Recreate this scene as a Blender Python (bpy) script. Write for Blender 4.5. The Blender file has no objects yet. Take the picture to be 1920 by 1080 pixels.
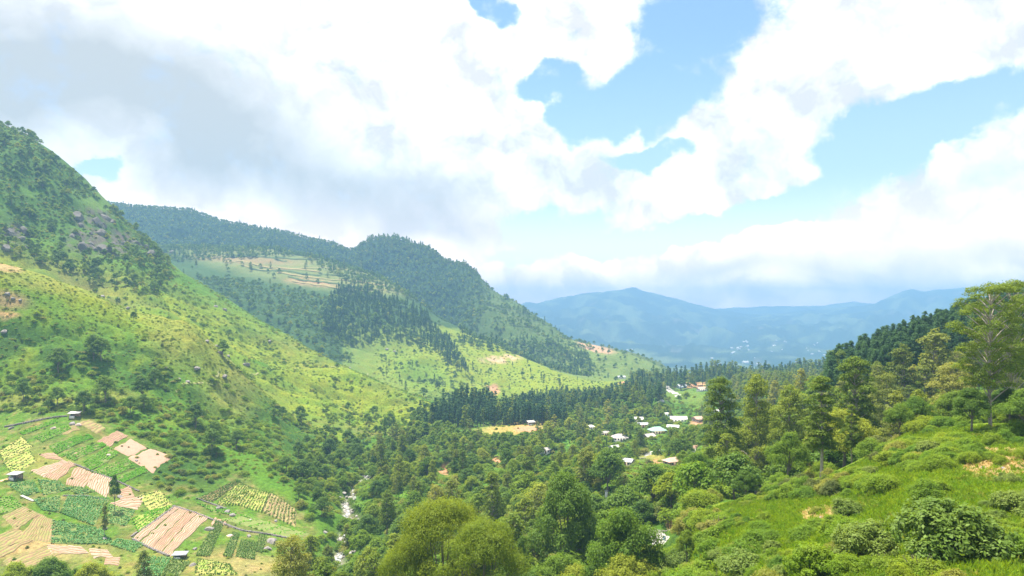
import bpy, math, random
import numpy as np
from mathutils import Vector, Matrix

random.seed(7)
rng = np.random.default_rng(7)
scene = bpy.context.scene
COL = scene.collection
F = 1280.0; CX = 960.0; HY = 590.0      # focal length and horizon line in photograph pixels

# ------------------------------------------------------------------ camera
cam_d = bpy.data.cameras.new("camera"); cam = bpy.data.objects.new("camera", cam_d)
COL.objects.link(cam); scene.camera = cam
cam.location = (0, 0, 0); cam.rotation_euler = (math.radians(90), 0, 0)
cam_d.sensor_width = 36.0; cam_d.lens = 36.0 * F / 1920.0
cam_d.shift_y = (HY - 540.0) / 1920.0
cam_d.clip_start = 0.5; cam_d.clip_end = 40000

# ------------------------------------------------------------------ sun, sky, exposure
SUN = Vector((-0.26, 0.16, 1.0)).normalized()
SUN_EL = math.asin(SUN.z); SUN_AZ = math.atan2(SUN.x, SUN.y)
sl = bpy.data.lights.new("sun", 'SUN'); sl.energy = 4.8; sl.angle = math.radians(0.6); sl.color = (1.0, 0.94, 0.82)
so = bpy.data.objects.new("sun", sl); COL.objects.link(so)
so.rotation_euler = SUN.to_track_quat('Z', 'Y').to_euler(); so.location = (0, 0, 200)

vs = scene.view_settings
vs.view_transform = 'Standard'; vs.look = 'None'; vs.gamma = 1.0; vs.use_curve_mapping = False
vs.exposure = 1.3
scene.cycles.use_denoising = True
scene.cycles.max_bounces = 5
scene.cycles.diffuse_bounces = 3
scene.cycles.volume_bounces = 1
scene.cycles.transparent_max_bounces = 8
scene.cycles.use_adaptive_sampling = True

HAZE_DENSITY = 2.4e-4
HAZE_COLOR = (0.235, 0.435, 0.70)

world = bpy.data.worlds.new("World"); scene.world = world; world.use_nodes = True
try:
    world.cycles.sampling_method = 'MANUAL'; world.cycles.sample_map_resolution = 512
except Exception: pass
wt = world.node_tree; wt.nodes.clear()

class NT:
    """tiny helper for writing node trees"""
    def __init__(s, t): s.t = t
    def n(s, typ, **kw):
        x = s.t.nodes.new(typ)
        for k, v in kw.items(): setattr(x, k, v)
        return x
    def put(s, sock, v):
        if isinstance(v, bpy.types.NodeSocket): s.t.links.new(v, sock)
        elif v is not None:
            sock.default_value = v
    def m(s, op, a, b=None, c=None, clamp=False):
        x = s.n('ShaderNodeMath', operation=op, use_clamp=clamp)
        s.put(x.inputs[0], a)
        if b is not None: s.put(x.inputs[1], b)
        if c is not None: s.put(x.inputs[2], c)
        return x.outputs[0]
    def vm(s, op, a, b=None):
        x = s.n('ShaderNodeVectorMath', operation=op); s.put(x.inputs[0], a)
        if b is not None: s.put(x.inputs[1], b)
        return x.outputs['Value'] if op in ('LENGTH', 'DOT_PRODUCT', 'DISTANCE') else x.outputs[0]
    def noise(s, vec, scale, detail=4, rough=0.55, dist=0.0):
        x = s.n('ShaderNodeTexNoise'); s.put(x.inputs['Vector'], vec); x.inputs['Scale'].default_value = scale
        x.inputs['Detail'].default_value = detail; x.inputs['Roughness'].default_value = rough
        x.inputs['Distortion'].default_value = dist
        return x.outputs[0], x.outputs[1]
    def mr(s, v, a, b, c=0.0, d=1.0, smooth=True):
        x = s.n('ShaderNodeMapRange'); x.interpolation_type = 'SMOOTHSTEP' if smooth else 'LINEAR'
        s.put(x.inputs[0], v)
        for i, q in enumerate((a, b, c, d)): s.put(x.inputs[1 + i], q)
        return x.outputs[0]
    def mix(s, f, a, b, mode='MIX'):
        x = s.n('ShaderNodeMix', data_type='RGBA', blend_type=mode); s.put(x.inputs[0], f)
        s.put(x.inputs[6], a if isinstance(a, bpy.types.NodeSocket) else (*a, 1) if len(a) == 3 else a)
        s.put(x.inputs[7], b if isinstance(b, bpy.types.NodeSocket) else (*b, 1) if len(b) == 3 else b)
        return x.outputs[2]

W = NT(wt)
wout = W.n('ShaderNodeOutputWorld'); bg = W.n('ShaderNodeBackground'); wt.links.new(bg.outputs[0], wout.inputs[0])
SKY_STR = 0.10
bg.inputs[1].default_value = SKY_STR
sky = W.n('ShaderNodeTexSky', sky_type='NISHITA'); sky.sun_disc = False
sky.sun_elevation = SUN_EL; sky.sun_rotation = SUN_AZ; sky.altitude = 1200; sky.air_density = 1.0; sky.dust_density = 0.6
tc = W.n('ShaderNodeTexCoord')
sx = W.n('ShaderNodeSeparateXYZ'); wt.links.new(tc.outputs['Generated'], sx.inputs[0])
X, Y, Z = sx.outputs
az = W.m('ARCTAN2', X, Y)
hyp = W.m('SQRT', W.m('ADD', W.m('MULTIPLY', X, X), W.m('MULTIPLY', Y, Y)))
el = W.m('DIVIDE', Z, W.m('MAXIMUM', hyp, 0.08))
cb = W.n('ShaderNodeCombineXYZ'); W.put(cb.inputs[0], az); W.put(cb.inputs[1], el)
P0 = cb.outputs[0]
_, nz1 = W.noise(P0, 5.0, 3, 0.5)
_, nz2 = W.noise(P0, 15.0, 6, 0.6)
def warp(p, nz, amt):
    a = W.vm('SUBTRACT', nz, (0.5, 0.5, 0.5)); b = W.vm('MULTIPLY', a, (amt, amt, 0)); return W.vm('ADD', p, b)
P1 = warp(warp(P0, nz1, 0.09), nz2, 0.065)
P2 = warp(P0, nz1, 0.12)
def blob(p, px, py, rx, ry, rot=0.0, hard=0.62, outer=1.34):
    """soft ellipse in azimuth / elevation; rot in degrees, clockwise in the picture"""
    u = (px - CX) / F; a = math.atan(u); e = (HY - py) / F * math.cos(a)
    mp = W.n('ShaderNodeMapping', vector_type='TEXTURE'); W.put(mp.inputs[0], p)
    mp.inputs['Location'].default_value = (a, e, 0); mp.inputs['Rotation'].default_value = (0, 0, -math.radians(rot))
    mp.inputs['Scale'].default_value = (rx / F, ry / F, 1)
    return W.mr(W.vm('LENGTH', mp.outputs[0]), hard, outer, 1.0, 0.0)
def addall(lst):
    r = lst[0]
    for q in lst[1:]: r = W.m('ADD', r, q)
    return r
holes = addall([blob(P1, *b) for b in [
    (915, 25, 62, 30, 20), (1330, 10, 125, 62, 0), (1275, 110, 120, 85, -30), (1150, 185, 105, 58, 0), (1030, 150, 55, 26, -20),
    (1090, 220, 60, 50, 30), (1230, 215, 42, 60, 10), (1215, 300, 70, 22, 0),
    (1790, 215, 170, 48, -14), (1660, 270, 105, 52, 0), (1520, 365, 120, 34, -18), (1700, 250, 100, 60, -10),
    (1400, 400, 110, 24, -12), (1050, 430, 120, 44, 0), (1180, 450, 140, 26, 0), (168, 304, 34, 15, -10), (960, 480, 60, 20, 0), (1300, 440, 90, 20, -8)]])
# outside the frame the broken cloud goes on
big, _ = W.noise(P2, 2.2, 3, 0.5)
inside = W.m('MULTIPLY', W.m('MULTIPLY', W.mr(az, -0.85, -0.66), W.mr(az, 0.85, 0.66)), W.mr(el, 0.62, 0.46))
outn = W.m('MULTIPLY', W.mr(big, 0.50, 0.62), W.m('SUBTRACT', 1.0, inside))
holes = W.m('ADD', holes, outn)
fb, _ = W.noise(P0, 16.0, 9, 0.64, 0.2)
fb2, _ = W.noise(P0, 5.0, 5, 0.55, 0.2)
dens = W.m('SUBTRACT', W.m('ADD', 1.0, W.m('MULTIPLY', W.m('SUBTRACT', fb, 0.5), 2.1)), W.m('MULTIPLY', holes, 1.0))
cloud = W.mr(dens, 0.05, 0.98)
grey = addall([W.m('MULTIPLY', blob(P2, *b[:5], 0.0, 1.75), b[5]) for b in [
    (60, 150, 330, 150, 8, 0.72), (300, 210, 260, 110, 20, .42), (520, 320, 330, 80, 16, .36), (800, 395, 190, 62, 12, .62), (700, 200, 160, 50, 0, .22), (420, 90, 160, 60, 20, .15),
    (880, 435, 110, 36, 0, .5), (1700, 470, 260, 24, -3, .42), (1450, 500, 220, 20, 0, .35), (1780, 350, 60, 18, -20, .3), (1870, 330, 60, 20, 0, .3), (1640, 410, 70, 18, 0, .35), (1850, 455, 120, 22, 0, .4), (1800, 400, 150, 34, -12, .28), (1330, 505, 120, 16, 0, .3), (1560, 445, 80, 22, 0, .3), (1650, 60, 160, 30, -20, .12), (1500, 200, 120, 26, -30, .12), (1020, 330, 70, 30, 0, .2), (1450, 270, 90, 30, 0, .12)]])
puff0, _ = W.noise(P1, 7.0, 6, 0.55)
gout = W.m('MULTIPLY', W.m('SUBTRACT', 1.0, inside), W.mr(fb2, 0.45, 0.7, 0.0, 0.6))
grey = W.m('ADD', grey, gout)
grey = W.m('MULTIPLY', W.m('MULTIPLY', grey, W.mr(fb2, 0.3, 0.7, 0.62, 1.3)), W.mr(puff0, .3, .7, .78, 1.18), clamp=True)
puff, _ = W.noise(P1, 9.0, 6, 0.55)
puf2, _ = W.noise(W.vm('ADD', P1, (0.012, 0.028, 0.0)), 9.0, 6, 0.55)
bright = W.m('ADD', W.mr(puff, 0.34, 0.62, 0.84, 1.12), W.m('MULTIPLY', W.m('SUBTRACT', puff, puf2), 1.5))
bright = W.m('MINIMUM', W.m('MAXIMUM', bright, 0.72), 1.35)
k = 1.0 / SKY_STR
wc = W.mix(grey, (0.57 * k, 0.565 * k, 0.57 * k), (0.295 * k, 0.312 * k, 0.318 * k))
wcb = W.vm('MULTIPLY', wc, (1, 1, 1)); sc_ = W.n('ShaderNodeVectorMath', operation='SCALE'); W.put(sc_.inputs[0], wcb); W.put(sc_.inputs['Scale'], W.m('ADD', W.m('MULTIPLY', bright, W.m('SUBTRACT', 1.0, grey)), grey))
skyc = W.mix(1.0, sky.outputs[0], (0.79, 0.98, 1.16), 'MULTIPLY')
# thin milky veil over the blue, thicker toward the horizon
veil = W.mr(el, 0.0, 0.42, 0.70, 0.12)
skyv = W.mix(veil, skyc, (0.41 * k, 0.47 * k, 0.54 * k))
fin = W.mix(cloud, skyv, sc_.outputs[0])
lowb = W.n('ShaderNodeVectorMath', operation='SCALE'); W.put(lowb.inputs[0], W.mix(W.mr(el, 0.0, 0.20, 1, 0), fin, W.mix(1.0, fin, (2.9, 2.1, 1.66), 'MULTIPLY'))); lowb.inputs['Scale'].default_value = 1.0; fin = lowb.outputs[0]
below = W.mr(el, -0.02, 0.0, 0.0, 1.0)
fin = W.mix(below, (0.10 * k, 0.14 * k, 0.12 * k), fin)
wt.links.new(fin, bg.inputs[0])

# ------------------------------------------------------------------ numeric helpers
def vnoise(x, y, seed=0):
    xi = np.floor(x).astype(np.int64); yi = np.floor(y).astype(np.int64)
    xf = x - xi; yf = y - yi
    u = xf * xf * xf * (xf * (xf * 6 - 15) + 10); v = yf * yf * yf * (yf * (yf * 6 - 15) + 10)
    def g(ix, iy, fx, fy):
        h = (ix * 374761393 + iy * 668265263 + seed * 1442695041) & 0x7fffffff
        h = ((h ^ (h >> 13)) * 1274126177) & 0x7fffffff
        a = (h ^ (h >> 16)) / 2147483647.0 * 2 * np.pi * 7
        return np.cos(a) * fx + np.sin(a) * fy
    n00 = g(xi, yi, xf, yf); n10 = g(xi + 1, yi, xf - 1, yf); n01 = g(xi, yi + 1, xf, yf - 1); n11 = g(xi + 1, yi + 1, xf - 1, yf - 1)
    return ((n00 * (1 - u) + n10 * u) * (1 - v) + (n01 * (1 - u) + n11 * u) * v) * 1.5
def fbm(x, y, oct=4, seed=0, rough=0.5):
    s = 0; a = 1.0; t = 0
    for o in range(oct):
        s = s + a * vnoise(x, y, seed + o * 17); t += a; a *= rough; x = x * 2.03 + 11.3; y = y * 2.03 + 5.7
    return s / t
def inpoly(px, py, poly):
    px = np.asarray(px, float); py = np.asarray(py, float); r = np.zeros(px.shape, bool); n = len(poly)
    for i in range(n):
        x1, y1 = poly[i]; x2, y2 = poly[(i + 1) % n]
        if y1 == y2: continue
        c = ((y1 > py) != (y2 > py)) & (px < (x2 - x1) * (py - y1) / (y2 - y1) + x1)
        r ^= c
    return r

# ------------------------------------------------------------------ terrain feature lines, near to far
# each: (rows to the next line, relief strength, [(column, distance, row | 'z', height)...])
LN = [
 (8, .2, [(-600,5,'z',-4),(2600,5,'z',-4)]),
 (14, .3, [(-600,70,'z',-45),(1250,70,'z',-45),(1400,45,'z',-21),(1550,22,'z',-10),(2600,22,'z',-10)]),
 (56, .5, [(-600,225,1110),(0,225,1095),(450,225,1100),(600,235,1115),(650,240,1120),(700,225,1110),(830,190,1120),(960,170,1120),(1100,150,1120),(1250,120,1105),(1330,85,1100),(1400,62,1095),(1550,45,1095),(1700,40,1092),(1850,38,1090),(2600,38,1090)]),
 (60, .5, [(-600,300,920),(0,275,940),(300,290,960),(450,300,970),(560,290,1010),(640,300,1000),(660,305,1005),(700,290,1005),(830,270,1000),(960,250,1010),(1100,225,1005),(1250,150,1020),(1330,90,1030),(1400,80,1010),(1550,70,985),(1700,60,980),(1850,58,960),(2600,55,940)]),
 (40, .4, [(-600,370,750),(0,350,800),(130,350,785),(300,340,850),(440,345,890),(560,320,950),(640,350,945),(660,360,930),(700,390,900),(830,370,900),(960,340,900),(1100,310,900),(1250,200,950),(1330,105,985),(1400,108,950),(1480,118,915),(1560,125,893),(1640,125,850),(1700,122,815),(1800,116,803),(1920,112,795),(2600,110,770)]),
 (60, 1., [(-600,420,700),(0,390,700),(150,400,690),(300,410,720),(450,420,790),(560,400,870),(640,410,890),(700,430,875),(830,450,860),(960,440,860),(1100,420,860),(1250,380,860),(1330,230,'z',-56),(1400,180,'z',-52),(1550,185,'z',-48),(1700,180,'z',-42),(1850,180,'z',-38),(2600,180,'z',-35)]),
 (10, .25, [(-600,440,420),(-100,445,460),(0,450,490),(100,470,520),(190,490,555),(250,500,583),(350,515,598),(375,520,618),(430,525,672),(480,530,722),(560,520,790),(640,500,835),(700,500,850),(830,540,820),(900,560,802),(940,565,797),(1000,565,797),(1100,540,815),(1250,500,812),(1400,430,820),(1500,270,800),(1550,250,790),(1700,250,740),(1850,240,710),(2600,240,660)]),
 (30, .3, [(-600,520,'z',50),(0,530,'z',18),(190,550,'z',-8),(350,570,'z',-22),(430,560,'z',-48),(480,565,'z',-66),(560,545,'z',-86),(640,540,'z',-92),(700,545,'z',-99),(830,600,'z',-97),(900,600,'z',-99),(1000,610,'z',-98),(1100,600,'z',-98),(1250,560,795),(1400,500,'z',-83),(1500,300,758),(1560,300,733),(1640,315,690),(1800,330,632),(1920,340,602),(2600,360,560)]),
 (90, 1., [(-600,600,330),(0,640,470),(150,660,530),(300,690,560),(400,700,610),(500,700,680),(600,680,740),(700,640,788),(760,640,778),(830,650,768),(900,660,'z',-100),(1000,680,'z',-100),(1100,680,'z',-100),(1250,700,760),(1400,620,'z',-85),(1500,420,'z',-60),(1560,400,'z',-70),(1700,420,'z',-60),(1850,430,'z',-45),(2600,430,'z',-30)]),
 (8, .18, [(-600,900,180),(-300,920,185),(0,950,236),(60,960,263),(110,965,300),(160,975,342),(200,980,380),(240,980,422),(290,980,470),(330,970,503),(400,930,548),(480,870,597),(560,810,642),(640,760,683),(700,720,713),(780,690,745),(830,680,765),(900,720,775),(1000,760,770),(1100,800,760),(1250,900,733),(1400,850,725),(1540,600,'z',-75),(2600,600,'z',-50)]),
 (16, .3, [(-600,1100,'z',200),(0,1150,'z',150),(240,1200,'z',60),(330,1200,'z',0),(480,1100,'z',-60),(640,950,'z',-100),(780,850,'z',-108),(830,820,'z',-108),(900,800,768),(1000,850,762),(1100,900,752),(1250,980,718),(1400,950,712),(1540,800,'z',-85),(2600,800,'z',-80)]),
 (50, .9, [(-600,1300,'z',180),(0,1300,'z',120),(240,1300,'z',60),(350,1280,550),(480,1200,590),(600,1100,650),(700,1050,700),(830,950,735),(900,980,735),(1000,1000,735),(1100,1000,735),(1250,1040,715),(1400,1000,709),(1540,1000,'z',-95),(2600,1000,'z',-90)]),
 (30, .4, [(-600,1450,'z',200),(0,1450,'z',160),(240,1450,'z',100),(330,1400,520),(480,1400,535),(560,1400,545),(640,1380,550),(740,1350,570),(830,1250,640),(960,1150,700),(1100,1080,728),(1250,1100,712),(1400,1050,'z',-102),(2600,1050,'z',-102)]),
 (8, .15, [(-600,1700,'z',230),(0,1700,'z',200),(240,1700,466),(300,1750,466),(400,1750,468),(520,1700,470),(600,1650,487),(680,1600,512),(730,1550,532),(780,1450,565),(830,1380,600),(900,1300,635),(960,1250,662),(1020,1180,688),(1100,1150,712),(1250,1160,'z',-112),(1400,1150,'z',-125),(2600,1150,'z',-130)]),
 (30, .4, [(-600,1850,'z',230),(240,1850,'z',170),(520,1800,'z',140),(680,1720,'z',60),(780,1600,'z',-20),(830,1500,'z',-50),(900,1420,'z',-80),(960,1380,'z',-100),(1020,1300,'z',-110),(1100,1260,'z',-118),(1250,1250,'z',-125),(1400,1300,'z',-170),(2600,1300,'z',-180)]),
 (50, 1., [(-600,2000,440),(240,2000,440),(500,2000,465),(700,1900,520),(830,1750,545),(900,1600,590),(1000,1500,640),(1100,1400,690),(1180,1400,700),(1250,1400,'z',-150),(1400,1500,'z',-200),(2600,1500,'z',-220)]),
 (8, .12, [(-600,2200,310),(0,2200,350),(235,2200,388),(350,2200,396),(400,2200,412),(480,2200,431),(560,2180,443),(610,2150,456),(655,2120,471),(668,2110,470),(685,2100,456),(700,2100,451),(740,2100,448),(755,2095,452),(768,2090,460),(800,2060,468),(818,2040,478),(832,2020,493),(845,2010,498),(870,1990,502),(888,1970,511),(902,1950,527),(908,1945,536),(950,1880,560),(1000,1800,592),(1030,1750,608),(1060,1700,636),(1090,1680,645),(1150,1620,656),(1200,1560,672),(1240,1500,690),(1300,1500,'z',-200),(1400,1700,'z',-250),(2600,1700,'z',-260)]),
 (10, .5, [(-600,3000,'z',-200),(700,3000,'z',-260),(2600,3000,'z',-290)]),
 (20, .6, [(-600,4000,'z',-312),(2600,4000,'z',-312)]),
 (44, 1., [(-600,6000,636),(900,6000,636),(1100,6200,628),(1350,6500,640),(1600,6000,632),(1750,6000,618),(2600,6000,600)]),
 (6, .12, [(-600,9000,560),(900,9000,592),(960,9000,577),(1000,9000,568),(1060,9000,558),(1120,9000,550),(1150,9000,547),(1190,9000,542),(1210,9000,548),(1240,9000,554),(1290,9000,570),(1340,9000,582),(1400,9000,592),(1450,9000,590),(1520,9000,585),(1600,9000,578),(1640,9000,573),(1665,9000,562),(1690,9000,551),(1710,9000,545),(1730,9000,551),(1750,9000,548),(1810,9000,543),(1870,9000,541),(1920,9000,534),(2600,9000,520)]),
 (14, .5, [(-600,9600,'z',-100),(2600,9600,'z',-100)]),
 (4, .05, [(-600,10600,590),(1200,10600,592),(1300,10600,585),(1340,10600,579),(1400,10600,577),(1440,10600,573),(1480,10600,575),(1540,10600,574),(1600,10600,566),(1640,10600,571),(1700,10600,568),(2600,10600,560)]),
 (0, 0, [(-600,10900,'z',-200),(2600,10900,'z',-200)]),
]
PXS = np.arange(-500, 2441, 5.0)
def smooth_px(a, w):
    kk = np.exp(-0.5 * (np.arange(-3 * w, 3 * w + 1) / w) ** 2); kk /= kk.sum()
    return np.convolve(np.pad(a, 3 * w, mode='edge'), kk, mode='valid')
Dl = []; Zl = []
for i, (n, am, pts) in enumerate(LN):
    xs = [p[0] for p in pts]; ds = [p[1] for p in pts]
    zs = [p[3] if p[2] == 'z' else (HY - p[2]) / F * p[1] for p in pts]
    crest = am <= .25 and i > 5
    w = (1 if i == 16 else 2) if crest else 6
    Dl.append(smooth_px(np.interp(PXS, xs, ds), 6 if i < 17 else 3)); Zl.append(smooth_px(np.interp(PXS, xs, zs), w if i < 17 else 1))
Dl = np.array(Dl); Zl = np.array(Zl)
for i in range(1, len(Dl)): Dl[i] = np.maximum(Dl[i], Dl[i - 1] * 1.02)
# monotone cubic in distance along every column
h = np.diff(Dl, axis=0); dl = np.diff(Zl, axis=0) / h
mS = np.zeros_like(Zl); a_, b_ = dl[:-1], dl[1:]
same = (a_ * b_) > 0; hh = 2 * a_ * b_ / np.where(same, a_ + b_, 1)
mS[1:-1] = np.where(same, hh, 0); mS[0] = dl[0]; mS[-1] = dl[-1]
rows_d = []; rows_z = []; rows_a = []; band = []
for i in range(len(LN) - 1):
    n = LN[i][0]
    for j in range(n):
        t = j / n
        rows_d.append(Dl[i] + h[i] * t)
        h00 = 2*t**3 - 3*t**2 + 1; h10 = t**3 - 2*t**2 + t; h01 = -2*t**3 + 3*t**2; h11 = t**3 - t**2
        rows_z.append(h00 * Zl[i] + h10 * h[i] * mS[i] + h01 * Zl[i+1] + h11 * h[i] * mS[i+1])
        rows_a.append(LN[i][1] + (LN[i+1][1] - LN[i][1]) * t); band.append(i)
rows_d.append(Dl[-1]); rows_z.append(Zl[-1]); rows_a.append(0.0); band.append(len(LN) - 1)
GD = np.array(rows_d); GZ = np.array(rows_z); GA = np.array(rows_a)[:, None] * np.ones((1, len(PXS))); band = np.array(band)
GX = GD * (PXS[None, :] - CX) / F
def proj_y(z, d): return HY - z / d * F
# relief
GPY = proj_y(GZ, GD)
field_mask = (inpoly(PXS[None, :] + 0 * GD, GPY, [(-500, 770), (140, 770), (330, 850), (440, 885), (560, 950), (600, 1000), (600, 1110), (-500, 1110)]) & (GD > 215) & (GD < 372)).astype(float)
for _ in range(4):
    fm = field_mask.copy(); fm[1:-1, 1:-1] = (field_mask[:-2, 1:-1] + field_mask[2:, 1:-1] + field_mask[1:-1, :-2] + field_mask[1:-1, 2:] + field_mask[1:-1, 1:-1]) / 5; field_mask = fm
def relief(x, y, d):
    r = 0
    s1 = np.clip(d / 500, 0.15, 1.6)
    r = fbm(x / 95, y / 95, 5, 3) * 13 * s1
    rid = 1 - np.abs(fbm(x / 150 + 3, y / 110 + 9, 4, 21)) * 2.2
    r = r + (rid - 0.5) * 12 * np.clip((d - 350) / 500, 0, 1.4)
    r = r + fbm(x / 11, y / 11, 3, 8) * 1.1 * np.clip(d / 100, .5, 2)
    gl = 1 - np.abs(fbm(x / 70 + 1, y / 30 + 4, 4, 203)) * 3.2; r = r - np.clip(gl, 0, 1) ** 2 * 7 * np.clip((d - 330) / 100, 0, 1) * np.clip((1100 - d) / 200, 0, 1)
    far = np.clip((d - 3500) / 3000, 0, 1)
    ridf = 1 - np.abs(fbm(x / 1100, y / 1300, 6, 31, .58)) * 2.7
    r = r * (1 - far) + far * ((ridf - .45) * 260 + fbm(x / 300, y / 300, 4, 5) * 45)
    mid = np.clip((d - 1150) / 600, 0, 1) * (1 - np.clip((d - 3000) / 1000, 0, 1))
    r = r + mid * (1 - np.abs(fbm(x / 260, y / 260, 5, 77)) * 2.4 - .4) * 26
    return r
GZ = GZ + relief(GX, GD, GD) * GA * (1 - 0.93 * field_mask)
# ragged skyline of the distant crests
GZ = GZ + np.clip((GD - 7000) / 2000, 0, 1) * fbm(GX / 260, GD * 0, 4, 91) * 12 * (GA < .2)

def column(px):
    c = (px - PXS[0]) / 5.0; i = int(np.clip(math.floor(c), 0, len(PXS) - 2)); f = c - i
    return GD[:, i] * (1 - f) + GD[:, i + 1] * f, GZ[:, i] * (1 - f) + GZ[:, i + 1] * f
def hit(px, py, dmin=0):
    """point of the terrain that the photograph's pixel looks at"""
    d, z = column(px); y = proj_y(z, d)
    ok = np.where((y[1:] <= py) & (d[1:] > dmin))[0]
    k_ = ok[0] + 1 if len(ok) else len(d) - 1
    t = (y[k_ - 1] - py) / max(1e-6, (y[k_ - 1] - y[k_])); t = min(max(t, 0), 1)
    dd = d[k_ - 1] + (d[k_] - d[k_ - 1]) * t; zz = z[k_ - 1] + (z[k_] - z[k_ - 1]) * t
    return Vector((dd * (px - CX) / F, dd, zz))
# river bed: carve along the course seen in the photograph
RIV_PX = [(716, 862), (706, 874), (683, 886), (675, 901), (662, 909), (656, 920), (646, 932), (654, 945), (665, 959), (656, 980), (641, 1003), (642, 1028), (637, 1053), (631, 1075), (636, 1105)]
RIV = [hit(*p) for p in RIV_PX]
# the water falls all the way toward the viewer's side
zr = np.array([p.z for p in RIV]); zr = np.minimum.accumulate(zr)
RIVN = []
for i in range(len(RIV) - 1):
    for j in range(6):
        t = j / 6; p = RIV[i].lerp(RIV[i + 1], t); p.z = zr[i] * (1 - t) + zr[i + 1] * t; RIVN.append(p)
RA = np.array([(p.x, p.y, p.z) for p in RIVN])
RA[:, :2] += np.stack([np.sin(np.arange(len(RA)) * .55), np.cos(np.arange(len(RA)) * .4)], 1) * 2.0
def river_dist(x, y):
    x = np.asarray(x, float); y = np.asarray(y, float); out = np.full(x.shape, 1e9); zz = np.zeros(x.shape)
    for q in RA:
        dd = np.hypot(x - q[0], y - q[1]); m_ = dd < out; out = np.where(m_, dd, out); zz = np.where(m_, q[2], zz)
    return out, zz
near = (GD > 180) & (GD < 520) & (PXS[None, :] > 560) & (PXS[None, :] < 800)
rdst = np.full(GD.shape, 1e9); rz = np.zeros(GD.shape)
a1, a2 = river_dist(GX[near], GD[near]); rdst[near] = a1; rz[near] = a2
wr = np.exp(-(rdst / 6.0) ** 2)
GZ = GZ * (1 - wr) + (rz - 2.4) * wr
# level pad for the concrete yard
wp = np.exp(-(((GX - 36) / 9) ** 2 + ((GD - 169) / 14) ** 2) ** 2); GZ = GZ * (1 - wp) + (-56.4) * wp
GPY = proj_y(GZ, GD)

# regular lookup grid in log distance
LD = np.linspace(math.log(6), math.log(10800), 1500)
LG = np.empty((len(LD), len(PXS)))
for i in range(len(PXS)): LG[:, i] = np.interp(np.exp(LD), GD[:, i], GZ[:, i])
def ground(x, y):
    x = np.asarray(x, float); y = np.maximum(np.asarray(y, float), 6.1)
    c = (x / y * F + CX - PXS[0]) / 5.0; r = (np.log(y) - LD[0]) / (LD[1] - LD[0])
    c = np.clip(c, 0, len(PXS) - 1.001); r = np.clip(r, 0, len(LD) - 1.001)
    i = c.astype(int); j = r.astype(int); fc = c - i; fr = r - j
    return (LG[j, i] * (1 - fc) + LG[j, i + 1] * fc) * (1 - fr) + (LG[j + 1, i] * (1 - fc) + LG[j + 1, i + 1] * fc) * fr
# horizon of nearer ground seen over each grid point: for the visibility of what stands there
PYG = np.minimum.accumulate(np.vstack([np.full((1, len(PXS)), 2000.0), HY - LG / np.exp(LD)[:, None] * F]), axis=0)[:-1]
def ground_hides(x, y, ztop):
    c = np.clip((x / y * F + CX - PXS[0]) / 5.0, 0, len(PXS) - 1).astype(int); r = np.clip((np.log(y) - LD[0]) / (LD[1] - LD[0]) - 2, 0, len(LD) - 1).astype(int)
    return (HY - ztop / y * F) > PYG[r, c]

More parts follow.
